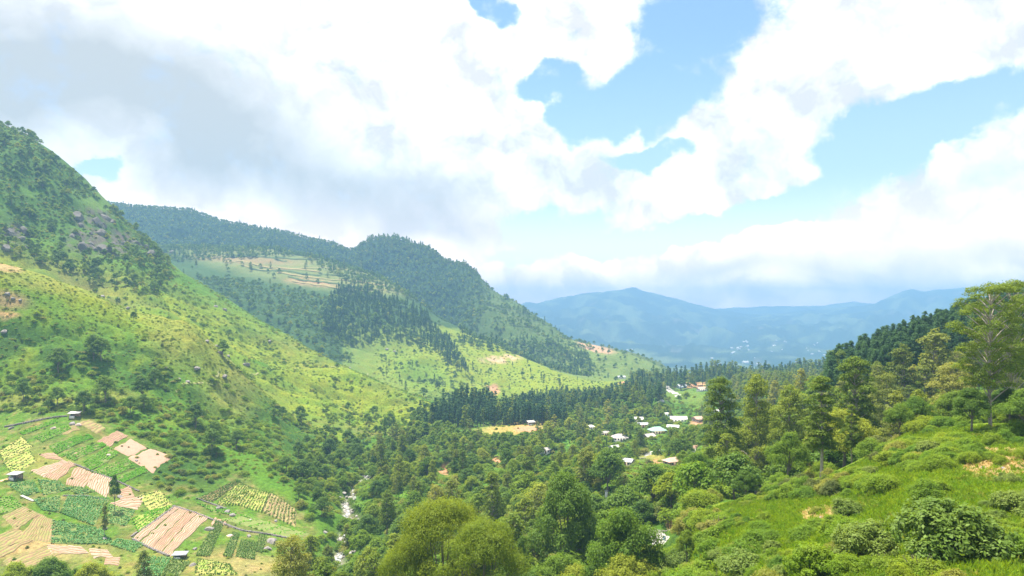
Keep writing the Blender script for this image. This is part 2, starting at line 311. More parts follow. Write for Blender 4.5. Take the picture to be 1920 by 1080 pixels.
# ------------------------------------------------------------------ ground cover colours (by what grows or lies there)
GRASS = (.20, .265, .018); LUSH = (.085, .19, .014); SHRUB = (.05, .115, .016); OLIVE = (.15, .145, .045); DRY = (.24, .25, .06)
SOIL = (.50, .27, .155); FOREST = (.022, .055, .020); ROCK = (.12, .115, .09); STRAW = (.40, .30, .13); PINE = (.02, .045, .018); PALE = (.15, .19, .06)
def paint_cols():
    band = globals()['band'][:, None]; C = np.empty(GD.shape + (3,)); PXG = PXS[None, :] + 0 * GD
    C[:] = LUSH
    def lay(mask, col):
        m_ = np.clip(mask, 0, 1)[..., None]; C[:] = C * (1 - m_) + np.array(col) * m_
    n1 = fbm(GX / 45, GD / 45, 4, 51); n2 = fbm(GX / 14, GD / 14, 4, 61); n3 = fbm(GX / 120, GD / 120, 4, 71)
    jx = PXG + n1 * 26 * np.clip(400 / GD, .4, 2); jy = GPY + n2 * 12 * np.clip(400 / GD, .4, 2)
    def ell(cx, cy, rx, ry, rot, d0, d1, soft=.5):
        a = math.radians(rot); u = ((jx - cx) * math.cos(a) + (jy - cy) * math.sin(a)) / rx; v = (-(jx - cx) * math.sin(a) + (jy - cy) * math.cos(a)) / ry
        r = np.sqrt(u * u + v * v); return np.clip((1 + soft - r) / (2 * soft), 0, 1) * (GD >= d0) * (GD < d1)
    # valley floor and woods
    lay(((GD > 60) & (GD < 1150) & (PXG > 640)) * 1.0 * np.clip(.5 + n2 * 2, 0, 1), SHRUB)
    # near left slope: bright grass, with scrub in the hollow
    a1 = ((GD > 372) & (band < 7) & (PXG < 660)).astype(float)
    lay(a1, GRASS); lay(a1 * np.clip(n1 * 2.4 + .1, 0, .8), LUSH); lay(a1 * np.clip(-n3 * 2 - .1, 0, .6), OLIVE)
    for e in [(60, 640, 170, 70, 10), (300, 690, 190, 60, 20), (150, 720, 260, 40, 5), (450, 800, 220, 60, 25), (600, 860, 150, 60, 30), (420, 850, 160, 40, 20)]:
        lay(ell(*e, 340, 520) * np.clip(.85 + n2 * 1.2, 0, 1), LUSH)
    for e in [(40, 650, 90, 40, 10), (250, 690, 130, 40, 20), (520, 790, 120, 40, 25), (600, 870, 80, 60, 30)]:
        lay(ell(*e, 340, 520) * np.clip(.6 + n2 * 1.5, 0, 1), SHRUB)
    for e in [(60, 760, 120, 22, 10), (200, 745, 60, 12, 0), (230, 560, 90, 20, 22), (60, 520, 90, 20, 14), (330, 640, 60, 40, 30), (430, 720, 50, 70, -10)]:
        lay(ell(*e, 340, 530) * .5, DRY)
    lay(ell(20, 563, 42, 14, 6, 380, 520, .4) * .7, (.34, .23, .13)); lay(ell(8, 500, 30, 9, 12, 380, 520, .3), STRAW); lay(ell(14, 590, 24, 7, 6, 380, 520, .3), STRAW)
    # spur and the mountain above it
    b8 = ((band >= 7) & (band < 9) & (PXG < 860)).astype(float)
    lay(b8, LUSH); up = np.clip((590 + (PXG - 330) * .35 - GPY) / 70, 0, 1)
    lay(b8 * (1 - up) * np.clip(.75 + n1 * 1.6, 0, 1), GRASS); lay(b8 * (1 - up) * np.clip(n3 * 2, 0, .6), OLIVE)
    lay(b8 * np.clip((500 - GPY) / 60, 0, 1) * (PXG < 330) * np.clip(.8 + n2, 0, 1), SHRUB)
    lay(ell(165, 385, 34, 14, 55, 600, 1000) * .9, (.10, .19, .03)); lay(ell(190, 375, 20, 35, -30, 600, 1000) * .8, (.11, .2, .03))
    for e in [(175, 410, 34, 18, 0), (160, 450, 30, 22, 0), (215, 450, 44, 20, 12), (25, 445, 26, 24, 0), (185, 470, 60, 9, 8)]:
        lay(ell(*e, 600, 1000, .35) * np.clip(.7 + n2 * 3, 0, 1), ROCK)
    for e in [(700, 750, 160, 14, 24), (560, 700, 120, 16, 28)]: lay(ell(*e, 600, 1000) * .7, GRASS)
    # hill across the valley: woods, terraces on its shoulder, pasture at its foot
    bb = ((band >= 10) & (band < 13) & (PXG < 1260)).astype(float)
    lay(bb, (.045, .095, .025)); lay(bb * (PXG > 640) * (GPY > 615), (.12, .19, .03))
    lay(ell(560, 500, 230, 34, 10, 1300, 1800, .25), PALE)
    lay(ell(470, 488, 90, 7, 3, 1300, 1800), (.23, .19, .09)); lay(ell(585, 530, 45, 6, 6, 1300, 1800, .4), (.32, .22, .11)); lay(ell(690, 540, 60, 7, 8, 1300, 1800), (.18, .20, .07))
    for e in [(1000, 715, 260, 40, 14), (930, 660, 120, 25, 24), (1160, 735, 60, 16, 0), (790, 690, 100, 30, 0), (850, 745, 80, 30, 0)]:
        lay(ell(*e, 900, 1320) * .9, GRASS)
    lay(ell(790, 700, 60, 25, 20, 900, 1300) * .6, LUSH); lay(ell(850, 760, 70, 14, 0, 900, 1300) * .7, OLIVE)
    lay(ell(940, 674, 36, 8, -4, 900, 1300, .3) * np.clip(.75 + n2 * 2, 0, 1), (.50, .36, .22)); lay(ell(925, 730, 12, 8, 40, 900, 1300, .3), SOIL); lay(ell(1180, 719, 14, 4, 0, 900, 1300, .3), SOIL)
    # ridge behind
    cc = ((band >= 13) & (band < 17)).astype(float)
    lay(cc, FOREST); lay(cc * (PXG > 1040), (.13, .19, .035)); lay(cc * np.clip((PXG - 850) / 120, 0, .75) * (PXG < 1060), (.10, .16, .035))
    lay(ell(1115, 651, 36, 9, 14, 1200, 1800, .25), (.42, .28, .17)); lay(ell(960, 590, 60, 10, 30, 1400, 2100) * .5, (.09, .13, .04))
    # distance
    fd = (GD > 2600).astype(float); lay(fd, (.018, .05, .02))
    n4 = fbm(GX / 350, GD / 350, 5, 44); lay(fd * np.clip(n4 * 4 - .1, 0, .9), (.16, .22, .08)); lay(fd * np.clip((-n4 * 4 - 1.3), 0, .5) * (GD < 8000), (.26, .24, .2))
    # near right slope
    ff = ((GD < 132) & (PXG > 1318)).astype(float)
    lay(ff, (.19, .28, .018)); lay(ff * np.clip(n2 * 1.5, 0, .7), LUSH)
    lay(ell(1880, 868, 75, 26, -6, 50, 130, .4) * .95, STRAW); lay(ell(1545, 968, 45, 18, 0, 40, 130, .5) * .7, STRAW); lay(ell(1688, 912, 14, 6, 30, 40, 130, .3) * .9, SOIL)
    lay(ell(1650, 845, 30, 12, -20, 60, 135, .4) * .8, STRAW)
    lay(ell(1800, 1000, 200, 70, 0, 20, 100) * .5, LUSH)
    # fields zone
    n5 = fbm(GX / 5, GD / 5, 4, 131); lay(field_mask, (.105, .20, .02)); lay(field_mask * np.clip(n5 * 3 - .15, 0, .7), (.27, .22, .09)); lay(field_mask * np.clip(-n5 * 3 - .2, 0, .8), (.07, .14, .02)); lay(field_mask * np.clip(n2 * 2 + .1, 0, .5), OLIVE); lay(field_mask * np.clip(-n2 * 2.2 - .1, 0, .8), LUSH)
    lay(ell(90, 870, 60, 26, 10, 240, 372) * .7, DRY); lay(ell(60, 1030, 110, 22, 0, 200, 300) * .8, STRAW); lay(ell(300, 1060, 120, 30, 0, 200, 300) * .5, DRY)
    lay(ell(330, 880, 90, 36, 10, 300, 380), SHRUB); lay(ell(480, 1060, 90, 20, 0, 200, 300) * .6, STRAW)
    # clearings in the valley
    for e, cc_ in [((970, 802, 75, 12, -8), (.34, .29, .08)), ((990, 805, 26, 7, 0), SOIL), ((1300, 722, 26, 5, -4), (.62, .36, .2)), ((1290, 745, 55, 14, 10), (.12, .2, .03)),
                   ((1230, 855, 44, 8, 0), (.24, .25, .06)), ((1315, 795, 18, 10, 0), SOIL), ((930, 866, 10, 8, 0), SOIL), ((835, 880, 14, 9, 0), SOIL), ((975, 935, 7, 8, 0), SOIL), ((1235, 870, 12, 8, 0), SOIL),
                   ((1060, 830, 20, 6, 0), (.1, .25, .03)), ((790, 1045, 9, 20, -8), SOIL), ((1265, 985, 16, 7, 0), SOIL), ((1330, 900, 20, 8, 0), OLIVE)]:
        lay(ell(*e, 100, 1100, .35), cc_)
    lay(np.exp(-(rdst / 2.6) ** 2) * 1.0, (.30, .27, .22))
    return C
GC = paint_cols() * .90

# ------------------------------------------------------------------ materials
MATS = {}
def new_mat(name):
    m_ = bpy.data.materials.new(name); m_.use_nodes = True; m_.node_tree.nodes.clear(); return m_, NT(m_.node_tree)
def simple(name, col, rough=.8, var=.25, scale=3.0, bump=0.0, metal=0.0, second=None, dirt=None):
    if name in MATS: return MATS[name]
    m_, T = new_mat(name); o = T.n('ShaderNodeOutputMaterial'); b = T.n('ShaderNodeBsdfPrincipled'); T.t.links.new(b.outputs[0], o.inputs[0])
    tcx = T.n('ShaderNodeTexCoord').outputs['Object']
    f1, _ = T.noise(tcx, scale, 6, .6); f2, _ = T.noise(tcx, scale * 6, 4, .6)
    v = T.mr(T.m('ADD', T.m('MULTIPLY', f1, .7), T.m('MULTIPLY', f2, .3)), .3, .7, 1 - var, 1 + var, False)
    sc = T.n('ShaderNodeVectorMath', operation='SCALE')
    c0 = T.mix(T.mr(f1, .42, .62), col, second) if second else None
    if c0 is not None: T.put(sc.inputs[0], c0)
    else: sc.inputs[0].default_value = col
    T.put(sc.inputs['Scale'], v); T.put(b.inputs['Base Color'], sc.outputs[0])
    b.inputs['Roughness'].default_value = rough; b.inputs['Metallic'].default_value = metal; b.inputs['Specular IOR Level'].default_value = .25
    if bump:
        bp = T.n('ShaderNodeBump'); bp.inputs['Strength'].default_value = .7; bp.inputs['Distance'].default_value = bump
        T.put(bp.inputs['Height'], f2); T.put(b.inputs['Normal'], bp.outputs[0])
    MATS[name] = m_; return m_
def leaf_mat(name, c1, c2, trans=.35, c3=None):
    """foliage: two greens that vary from plant to plant and from clump to clump"""
    m_, T = new_mat(name); o = T.n('ShaderNodeOutputMaterial')
    oi = T.n('ShaderNodeObjectInfo'); g = T.n('ShaderNodeNewGeometry')
    n1, _ = T.noise(g.outputs['Position'], .45, 3, .6); n2, _ = T.noise(g.outputs['Position'], 3.5, 2, .6)
    f = T.m('ADD', T.m('MULTIPLY', oi.outputs['Random'], .75), T.m('MULTIPLY', T.m('SUBTRACT', n1, .4), .9), clamp=True)
    c = T.mix(f, c1, c2)
    if c3:
        wn = T.n('ShaderNodeTexWhiteNoise', noise_dimensions='1D'); T.put(wn.inputs['W'], oi.outputs['Random'])
        c = T.mix(T.mr(wn.outputs['Value'], .80, .9), c, c3)
    sc = T.n('ShaderNodeVectorMath', operation='SCALE'); T.put(sc.inputs[0], c); T.put(sc.inputs['Scale'], T.mr(n2, .3, .7, .65, 1.4, False))
    b = T.n('ShaderNodeBsdfPrincipled'); T.put(b.inputs['Base Color'], sc.outputs[0]); b.inputs['Roughness'].default_value = .6; b.inputs['Specular IOR Level'].default_value = .22
    tr = T.n('ShaderNodeBsdfTranslucent'); sc2 = T.n('ShaderNodeVectorMath', operation='MULTIPLY'); T.put(sc2.inputs[0], sc.outputs[0]); sc2.inputs[1].default_value = (1.5, 1.35, .7)
    T.put(tr.inputs[0], sc2.outputs[0])
    mx = T.n('ShaderNodeMixShader'); mx.inputs[0].default_value = trans
    T.t.links.new(b.outputs[0], mx.inputs[1]); T.t.links.new(tr.outputs[0], mx.inputs[2]); T.t.links.new(mx.outputs[0], o.inputs[0])
    MATS[name] = m_; return m_

def terrain_mat(name, near=True):
    m_, T = new_mat(name); o = T.n('ShaderNodeOutputMaterial'); b = T.n('ShaderNodeBsdfPrincipled'); T.t.links.new(b.outputs[0], o.inputs[0])
    at = T.n('ShaderNodeAttribute', attribute_name='cover'); g = T.n('ShaderNodeNewGeometry'); P = g.outputs['Position']
    s = 1.0 if near else .12
    n0, _ = T.noise(P, .09 * s, 5, .6); n1, _ = T.noise(P, .6 * s, 5, .65); n2, _ = T.noise(P, 3.2 * s, 4, .7); n3, _ = T.noise(P, 9 * s, 2, .7)
    v = T.m('MULTIPLY', T.mr(n1, .3, .7, .62, 1.38, False), T.mr(n2, .3, .7, .66, 1.34, False))
    v = T.m('MULTIPLY', v, T.mr(n3, .3, .7, .8, 1.2, False))
    sc = T.n('ShaderNodeVectorMath', operation='SCALE'); T.put(sc.inputs[0], at.outputs['Color']); T.put(sc.inputs['Scale'], v)
    c = T.mix(T.mr(n0, .38, .66, 0, .5), sc.outputs[0], T.mix(1.0, sc.outputs[0], (1.35, 1.0, .9), 'MULTIPLY'))
    c = T.mix(T.mr(n2, .56, .74, 0, .45), c, T.mix(1.0, c, (.45, .62, .6), 'MULTIPLY'))
    T.put(b.inputs['Base Color'], c); b.inputs['Roughness'].default_value = .9; b.inputs['Specular IOR Level'].default_value = .1
    bp = T.n('ShaderNodeBump'); bp.inputs['Strength'].default_value = .9; bp.inputs['Distance'].default_value = (.55 if near else 9.0)
    T.put(bp.inputs['Height'], T.m('ADD', T.m('MULTIPLY', n1, 1.6), T.m('MULTIPLY', n2, .7))); T.put(b.inputs['Normal'], bp.outputs[0])
    return m_
TM_near = terrain_mat('hill_cover'); TM_far = terrain_mat('distant_cover', False)

def mesh_np(name, V, Q, mat=None, cols=None, smooth=False, midx=None, mats=None):
    """mesh from arrays: V (n,3), Q (m,4) quads or a list with triangles in it"""
    me = bpy.data.meshes.new(name)
    if isinstance(Q, np.ndarray):
        nv, nf = len(V), len(Q); kf = Q.shape[1]
        me.vertices.add(nv); me.vertices.foreach_set('co', np.asarray(V, np.float32).ravel())
        me.loops.add(nf * kf); me.loops.foreach_set('vertex_index', Q.astype(np.int32).ravel())
        me.polygons.add(nf); me.polygons.foreach_set('loop_start', np.arange(0, nf * kf, kf, dtype=np.int32))
        if smooth: me.polygons.foreach_set('use_smooth', np.ones(nf, bool))
        if midx is not None: me.polygons.foreach_set('material_index', midx.astype(np.int32))
        me.update(calc_edges=True)
    else:
        me.from_pydata([tuple(v) for v in V], [], Q); me.update()
        if smooth:
            for p in me.polygons: p.use_smooth = True
        if midx is not None: me.polygons.foreach_set('material_index', np.asarray(midx, np.int32))
    if cols is not None:
        a = me.color_attributes.new('cover', 'FLOAT_COLOR', 'POINT'); a.data.foreach_set('color', np.hstack([cols, np.ones((len(cols), 1))]).astype(np.float32).ravel())
    for x in (mats or ([mat] if mat else [])): me.materials.append(x)
    return me
def link(name, me, parent=None, label=None, cat=None, group=None, kind=None, loc=None, rotz=None):
    o = bpy.data.objects.new(name, me); COL.objects.link(o)
    if parent is not None: o.parent = parent
    if loc is not None: o.location = loc
    if rotz is not None: o.rotation_euler = (0, 0, rotz)
    if label: o['label'] = label
    if cat: o['category'] = cat
    if group: o['group'] = group
    if kind: o['kind'] = kind
    return o

def strip(name, i0, i1, mat, label):
    r = np.where((band >= i0) & (band < i1))[0]; r = np.append(r, r[-1] + 1) if r[-1] + 1 < len(GD) else r
    V = np.stack([GX[r], GD[r], GZ[r]], -1).reshape(-1, 3); nr, nc = len(r), len(PXS)
    idx = np.arange(nr * nc).reshape(nr, nc)
    Q = np.stack([idx[:-1, :-1], idx[:-1, 1:], idx[1:, 1:], idx[1:, :-1]], -1).reshape(-1, 4)
    me = mesh_np(name, V, Q, mat, GC[r].reshape(-1, 3), True)
    return link(name, me, label=label, kind='structure')
strip('ground', 0, 7, TM_near, 'green valley floor and grassy near slopes with fields, between the hills')
strip('mountain', 7, 9, TM_near, 'steep green mountainside with grassy spur at the left of the valley')
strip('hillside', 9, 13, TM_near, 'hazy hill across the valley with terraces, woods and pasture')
strip('ridge', 13, 16, TM_near, 'long dark forested ridge behind the terraced hill')
strip('plain', 16, 19, TM_far, 'wide hazy blue plain beyond the valley mouth')
strip('distant_mountains', 19, 24, TM_far, 'blue mountains on the far side of the plain')
bpm = simple('lowland', (.06, .10, .04), .9, .3, .002)
lo = mesh_np('lowland', np.array([(-13000, -2500, -330), (13000, -2500, -330), (13000, 11100, -330), (-13000, 11100, -330)], float), np.array([[0, 1, 2, 3]]), bpm)
link('lowland', lo, kind='structure')

# haze: closed box of even air round everything
def box_mesh(name, x0, x1, y0, y1, z0, z1, mat=None):
    V = np.array([(x, y, z) for z in (z0, z1) for y in (y0, y1) for x in (x0, x1)], float)
    Q = np.array([[0, 2, 3, 1], [4, 5, 7, 6], [0, 1, 5, 4], [2, 6, 7, 3], [0, 4, 6, 2], [1, 3, 7, 5]])
    return mesh_np(name, V, Q, mat)
hm, T = new_mat('haze_air'); o_ = T.n('ShaderNodeOutputMaterial'); pv = T.n('ShaderNodeVolumePrincipled')
pv.inputs['Color'].default_value = (*HAZE_COLOR, 1); pv.inputs['Density'].default_value = HAZE_DENSITY; pv.inputs['Anisotropy'].default_value = 0.0
T.t.links.new(pv.outputs[0], o_.inputs['Volume'])
hz = link('haze', box_mesh('haze', -13100, 13100, -2600, 11200, -331, 430, hm), kind='stuff')
# ------------------------------------------------------------------ plant builders
BARK = simple('bark', (.20, .165, .13), .9, .35, 2.0, .05); BARK_PALE = simple('pale_bark', (.42, .37, .31), .85, .3, 2.5, .04, second=(.24, .20, .16)); BARK_PINE = simple('pine_bark', (.11, .085, .065), .9, .3, 2.0, .05)
L_BROAD = leaf_mat('broad_leaves', (0.088, 0.180, 0.015), (0.224, 0.310, 0.021), .46, (0.272, 0.320, 0.026))
L_DARK = leaf_mat('dark_leaves', (0.061, 0.130, 0.017), (0.143, 0.236, 0.023), .40)
L_FRESH = leaf_mat('fresh_leaves', (0.136, 0.248, 0.013), (0.258, 0.320, 0.019), .48)
L_OAK = leaf_mat('silvery_olive_leaves', (0.116, 0.161, 0.025), (0.245, 0.279, 0.044), .42, (0.286, 0.298, 0.053))
L_TALL = leaf_mat('tall_tree_leaves', (0.102, 0.174, 0.017), (0.245, 0.298, 0.027), .42)
L_PINE = leaf_mat('pine_needles', (.038, .10, .028), (.085, .17, .045), .3)
L_SHRUB = leaf_mat('shrub_leaves', (0.095, 0.192, 0.013), (0.211, 0.310, 0.018), .45, (0.258, 0.273, 0.047))
L_SCRUB = leaf_mat('dry_scrub_leaves', (0.100, 0.137, 0.030), (0.180, 0.210, 0.045), .35)
L_GLOSS = leaf_mat('pale_edged_leaves', (0.095, 0.174, 0.021), (0.224, 0.285, 0.053), .38)
L_YEL = leaf_mat('yellow_green_leaves', (.115, .185, .010), (.23, .28, .014), .48)
L_BANANA = leaf_mat('banana_leaves', (0.109, 0.236, 0.013), (0.177, 0.320, 0.021), .45)
L_LIME = leaf_mat('lime_green_leaves', (.13, .215, .012), (.23, .285, .018), .45, (.23, .24, .05))
L_GRASS = leaf_mat('grass_blades', (.135, .26, .010), (.25, .335, .02), .45)

def unit(v): return v / np.maximum(1e-9, np.linalg.norm(v, axis=-1, keepdims=True))
def cards(c, n, size, asp=.6, droop=None, r=None):
    """leaf sprays as small four-cornered leaves, slightly folded"""
    r = r or rng; N = len(c)
    ref = r.normal(size=(N, 3)) if droop is None else np.tile(np.array([0, 0, -1.0]), (N, 1)) + r.normal(size=(N, 3)) * droop
    t = unit(np.cross(n, ref)); b = np.cross(n, t)
    if droop is not None: t, b = b, t
    s = size * r.uniform(.6, 1.35, (N, 1))
    V = np.stack([c - t * s * .6, c + b * s * .5 * asp + n * s * .08, c + t * s * .6, c - b * s * .5 * asp + n * s * .08], 1)
    return V
def puff_leaves(centers, radii, n_tot, size, flat=.75, up=.5, low=-.45, asp=.6, droop=None, r=None):
    r = r or rng; centers = np.array(centers); radii = np.array(radii)
    w = radii ** 2; w = w / w.sum(); k_ = r.choice(len(centers), n_tot, p=w)
    d = unit(r.normal(size=(n_tot, 3))); bad = d[:, 2] < low; d[bad, 2] *= -1
    rr = r.uniform(.55, 1.08, (n_tot, 1)) * radii[k_][:, None]
    lump = 1 + .22 * np.sin(d[:, :1] * 5 + k_[:, None]) * np.cos(d[:, 1:2] * 6 + k_[:, None] * 2)
    c = centers[k_] + d * rr * lump * np.array([1, 1, flat])
    n = unit(d + np.array([0, 0, up]) + r.normal(size=(n_tot, 3)) * .55)
    return cards(c, n, size, asp, droop, r)
class Tubes:
    def __init__(s): s.V = []; s.F = []
    def add(s, pts, rad, sides=6):
        pts = [np.array(p, float) for p in pts]; base = len(s.V)
        for i, p in enumerate(pts):
            a = pts[min(i + 1, len(pts) - 1)] - pts[max(i - 1, 0)]; a = a / (np.linalg.norm(a) + 1e-9)
            u = np.cross(a, [.3, 1, .2]); u /= np.linalg.norm(u) + 1e-9; v = np.cross(a, u)
            for j in range(sides):
                q = 2 * math.pi * j / sides; s.V.append(p + (u * math.cos(q) + v * math.sin(q)) * rad[i])
        for i in range(len(pts) - 1):
            for j in range(sides):
                j2 = (j + 1) % sides; s.F.append([base + i * sides + j, base + i * sides + j2, base + (i + 1) * sides + j2, base + (i + 1) * sides + j])
    def arr(s): return np.array(s.V), np.array(s.F, int)
def leaf_arr(V): return V.reshape(-1, 3), np.arange(len(V) * 4).reshape(-1, 4)

def make_plant(kind, seed, lod):
    """returns dict(H, R, trunk mesh, crown mesh, joined mesh). lod 0 close, 1 middle, 2 far, 3 very far"""
    r = np.random.default_rng(seed * 13 + 5); tb = Tubes(); C = []; Rr = []
    n = {0: 24000, 1: 3600, 2: 950, 3: 300}[lod]; sz = {0: .24, 1: .55, 2: 1.0, 3: 1.9}[lod]
    flat, up, low, asp, droop = .75, .75, -.45, .6, None; sides = 8 if lod == 0 else 5
    if kind in ('broad', 'fresh', 'dark'):
        H = r.uniform(10, 13); R = r.uniform(3.6, 5.0); tz = H * .42
        tb.add([(0, 0, -1), (.1, .05, 0), (.15 * r.normal(), .1 * r.normal(), tz * .6), (0, 0, tz)], [.42, .32, .22, .18], sides)
        m_ = 20 if lod < 2 else 11
        for i in range(m_):
            a = i * 2.4 + r.uniform(-.4, .4); q = math.sqrt((i + .5) / m_); rr = R * q * r.uniform(.75, 1.0)
            z = H * (.46 + .44 * (1 - q * q) * r.uniform(.85, 1.1)) + r.uniform(-.6, .6); rad = R * r.uniform(.28, .46)
            C.append((rr * math.cos(a), rr * math.sin(a), z)); Rr.append(rad)
            if i % 2 == 0: tb.add([(0, 0, tz * .75), (rr * .5 * math.cos(a), rr * .5 * math.sin(a), tz + (z - tz) * .55), (rr * math.cos(a), rr * math.sin(a), z)], [.14, .08, .03], 4)
        C.append((0, 0, H * .9)); Rr.append(R * .36)
        
    elif kind == 'yellow':
        H = 25.0; R = 8.5; tb.add([(0, 0, -1), (0, 0, 0), (.3, .2, H * .35), (0, .3, H * .6)], [.6, .5, .4, .3], sides)
        for i in range(30):
            a = i * 2.4; q = math.sqrt((i + .5) / 30); rr = R * q * r.uniform(.8, 1); z = H * (.62 + .33 * math.sqrt(max(0, 1 - q * q)) * r.uniform(.88, 1.06)) - (q > .8) * r.uniform(0, 3)
            C.append((rr * math.cos(a), rr * math.sin(a), z)); Rr.append(R * r.uniform(.15, .36))
            if i % 3 == 0: tb.add([(0, 0, H * .4), (rr * .5 * math.cos(a), rr * .5 * math.sin(a), H * .58), (rr * math.cos(a), rr * math.sin(a), z)], [.22, .13, .05], 5)
        n = int(n * 1.5); sz *= 1.15; droop = .7; asp = .45; low = -.8
    elif kind in ('tall', 'oak'):
        H = r.uniform(17, 21); R = r.uniform(3.1, 4.1) * (1.1 if kind == 'oak' else 1)
        sway = r.normal(size=2) * .35
        zz = np.linspace(0, 1, 8); tb.add([(0, 0, -1.5)] + [(sway[0] * math.sin(q * 3), sway[1] * math.sin(q * 4), q * H * .97) for q in zz], [.36] + [.32 * (1 - q * .88) for q in zz], sides)
        st = r.uniform(.16, .30); lv = 15 if lod < 2 else 8
        for i in range(lv):
            p = (i + r.uniform(-.3, .3)) / lv; p = min(max(p, 0), 1); z = H * (st + (1 - st) * p)
            prof = R * (1.08 - p ** 1.7 * .78) * (.55 + .45 * min(1, p * 5)) * r.uniform(.72, 1.15); kk = 4 if lod < 2 else 3
            for j in range(kk):
                a = i * 1.3 + j * 2 * math.pi / kk + r.uniform(-.5, .5); q = prof * r.uniform(.45, .95)
                c = (q * math.cos(a), q * math.sin(a), z + r.uniform(-.4, .5)); C.append(c); Rr.append(r.uniform(.24, .42) * R * (1.1 - .35 * p))
                tb.add([(0, 0, z - .9 - q * .25), (c[0] * .55, c[1] * .55, z - .5), c], [.10, .06, .02], 4)
        C.append((0, 0, H * .985)); Rr.append(R * .27); flat = .56; up = .65
        if kind == 'oak': flat = .58
    elif kind == 'open':
        H = 24.0; R = 5.2
        zz = np.linspace(0, 1, 8); tb.add([(0, 0, -1.5)] + [(.3 * math.sin(q * 4), .2 * math.sin(q * 5), q * H * .96) for q in zz], [.38] + [.34 * (1 - q * .85) for q in zz], sides)
        lv = 15
        for i in range(lv):
            p = (i + r.uniform(-.25, .25)) / lv; p = min(max(p, 0), 1); z = H * (.30 + .70 * p)
            prof = R * (.5 + .6 * math.sin(math.pi * min(1, p * .85 + .1)) ** .8) * r.uniform(.7, 1.1)
            for j in range(4):
                a = i * 1.9 + j * 1.6 + r.uniform(-.5, .5); q = prof * r.uniform(.5, 1.0); c = (q * math.cos(a), q * math.sin(a), z + r.uniform(.0, .9))
                for w in range(2 if lod < 2 else 1): C.append((c[0] + r.normal() * .7 * w, c[1] + r.normal() * .7 * w, c[2] + r.normal() * .3 * w)); Rr.append(R * r.uniform(.19, .32))
                tb.add([(0, 0, z - 1.6 - q * .25), (c[0] * .5, c[1] * .5, z - .9), c], [.14, .09, .03], 5)
        n = int(n * 1.25); flat = .5; up = .8; C.append((0, 0, H * .97)); Rr.append(1.6)
    elif kind == 'pine':
        H = r.uniform(17, 21); R = r.uniform(2.3, 2.9)
        tb.add([(0, 0, -1.5), (0, 0, 0), (.1, 0, H * .5), (0, 0, H * .97)], [.3, .26, .18, .05], sides)
        lv = 14 if lod < 2 else 8; st = r.uniform(.28, .38)
        for i in range(lv):
            p = i / (lv - 1); z = H * (st + (.96 - st) * p); prof = R * (1 - p ** 1.5 * .8) * (.5 + .5 * min(1, p * 4)); kk = 4 if lod < 2 else 3
            for j in range(kk):
                a = i * 2.1 + j * 2 * math.pi / kk + r.uniform(-.5, .5); q = prof * r.uniform(.35, .95)
                c = (q * math.cos(a), q * math.sin(a), z + r.uniform(-.5, .5)); C.append(c); Rr.append(r.uniform(.25, .4) * R)
                if lod < 2: tb.add([(0, 0, z - .3), c], [.07, .03], 4)
        C.append((0, 0, H * .97)); Rr.append(R * .25); flat = .7; asp = .4; sz *= .95
    elif kind == 'column':
        H = 12.0; R = 1.15
        tb.add([(0, 0, -1), (0, 0, H * .9)], [.2, .05], sides)
        for i in range(22): p = i / 21; C.append((.2 * r.normal(), .2 * r.normal(), H * (.06 + .9 * p))); Rr.append(R * (.85 if p < .9 else .6) * r.uniform(.85, 1.1))
        n = int(n * .45); flat = .9; asp = .5; sz *= .8
    elif kind in ('shrub', 'scrub', 'gloss', 'bright', 'lime'):
        H = r.uniform(2.4, 3.4); R = r.uniform(1.8, 2.6)
        m_ = 13 if lod < 2 else 6
        for i in range(m_):
            a = i * 2.4; q = math.sqrt((i + .3) / m_); rr = R * q * r.uniform(.7, 1.0); rad = R * r.uniform(.3, .5)
            z = max(.3, H * .75 * (1 - q ** 2.2 * .75) * r.uniform(.75, 1.1)); C.append((rr * math.cos(a), rr * math.sin(a), z)); Rr.append(rad)
            tb.add([(0, 0, -.5), (rr * .6 * math.cos(a), rr * .6 * math.sin(a), z * .6), (rr * math.cos(a), rr * math.sin(a), z)], [.07, .04, .015], 4)
        n = {0: 9000, 1: 800, 2: 260, 3: 90}[lod]; sz = {0: .17, 1: .38, 2: .65, 3: 1.1}[lod]; flat = .7; low = -.7
        up = .9
        if kind == 'scrub': n = int(n * .75)
        if kind == 'lime': flat = .42; up = 1.5; C = [(c[0] * 1.15, c[1] * 1.15, c[2] * .5) for c in C]; n = int(n * .8)
    elif kind == 'banana':
        H = 3.4; R = 2.2; tb.add([(0, 0, -.5), (0, 0, 1.7)], [.16, .1], 6)
        Vq = []
        for j in range(9):
            a = j * 2.4; e = r.uniform(.5, 1.2); pts = []
            for t in np.linspace(0, 1, 5):
                q = t * 2.1; pts.append(np.array([math.cos(a) * q, math.sin(a) * q, 1.6 + e * 1.6 * t - 1.7 * t * t]))
            side = np.array([-math.sin(a), math.cos(a), 0]); wd = [.08, .3, .34, .26, .03]
            for k_ in range(4): Vq.append([pts[k_] - side * wd[k_], pts[k_] + side * wd[k_], pts[k_ + 1] + side * wd[k_ + 1], pts[k_ + 1] - side * wd[k_ + 1]])
        Lf = np.array(Vq)
    if kind != 'banana': Lf = puff_leaves(C, Rr, n, sz, flat, up, low, asp, droop, r)
    lm = {'broad': L_BROAD, 'fresh': L_FRESH, 'dark': L_DARK, 'yellow': L_YEL, 'tall': L_TALL, 'oak': L_OAK, 'pine': L_PINE, 'column': L_DARK, 'shrub': L_SHRUB, 'scrub': L_SCRUB, 'gloss': L_GLOSS, 'bright': L_FRESH, 'banana': L_BANANA, 'lime': L_LIME, 'open': L_TALL}[kind]
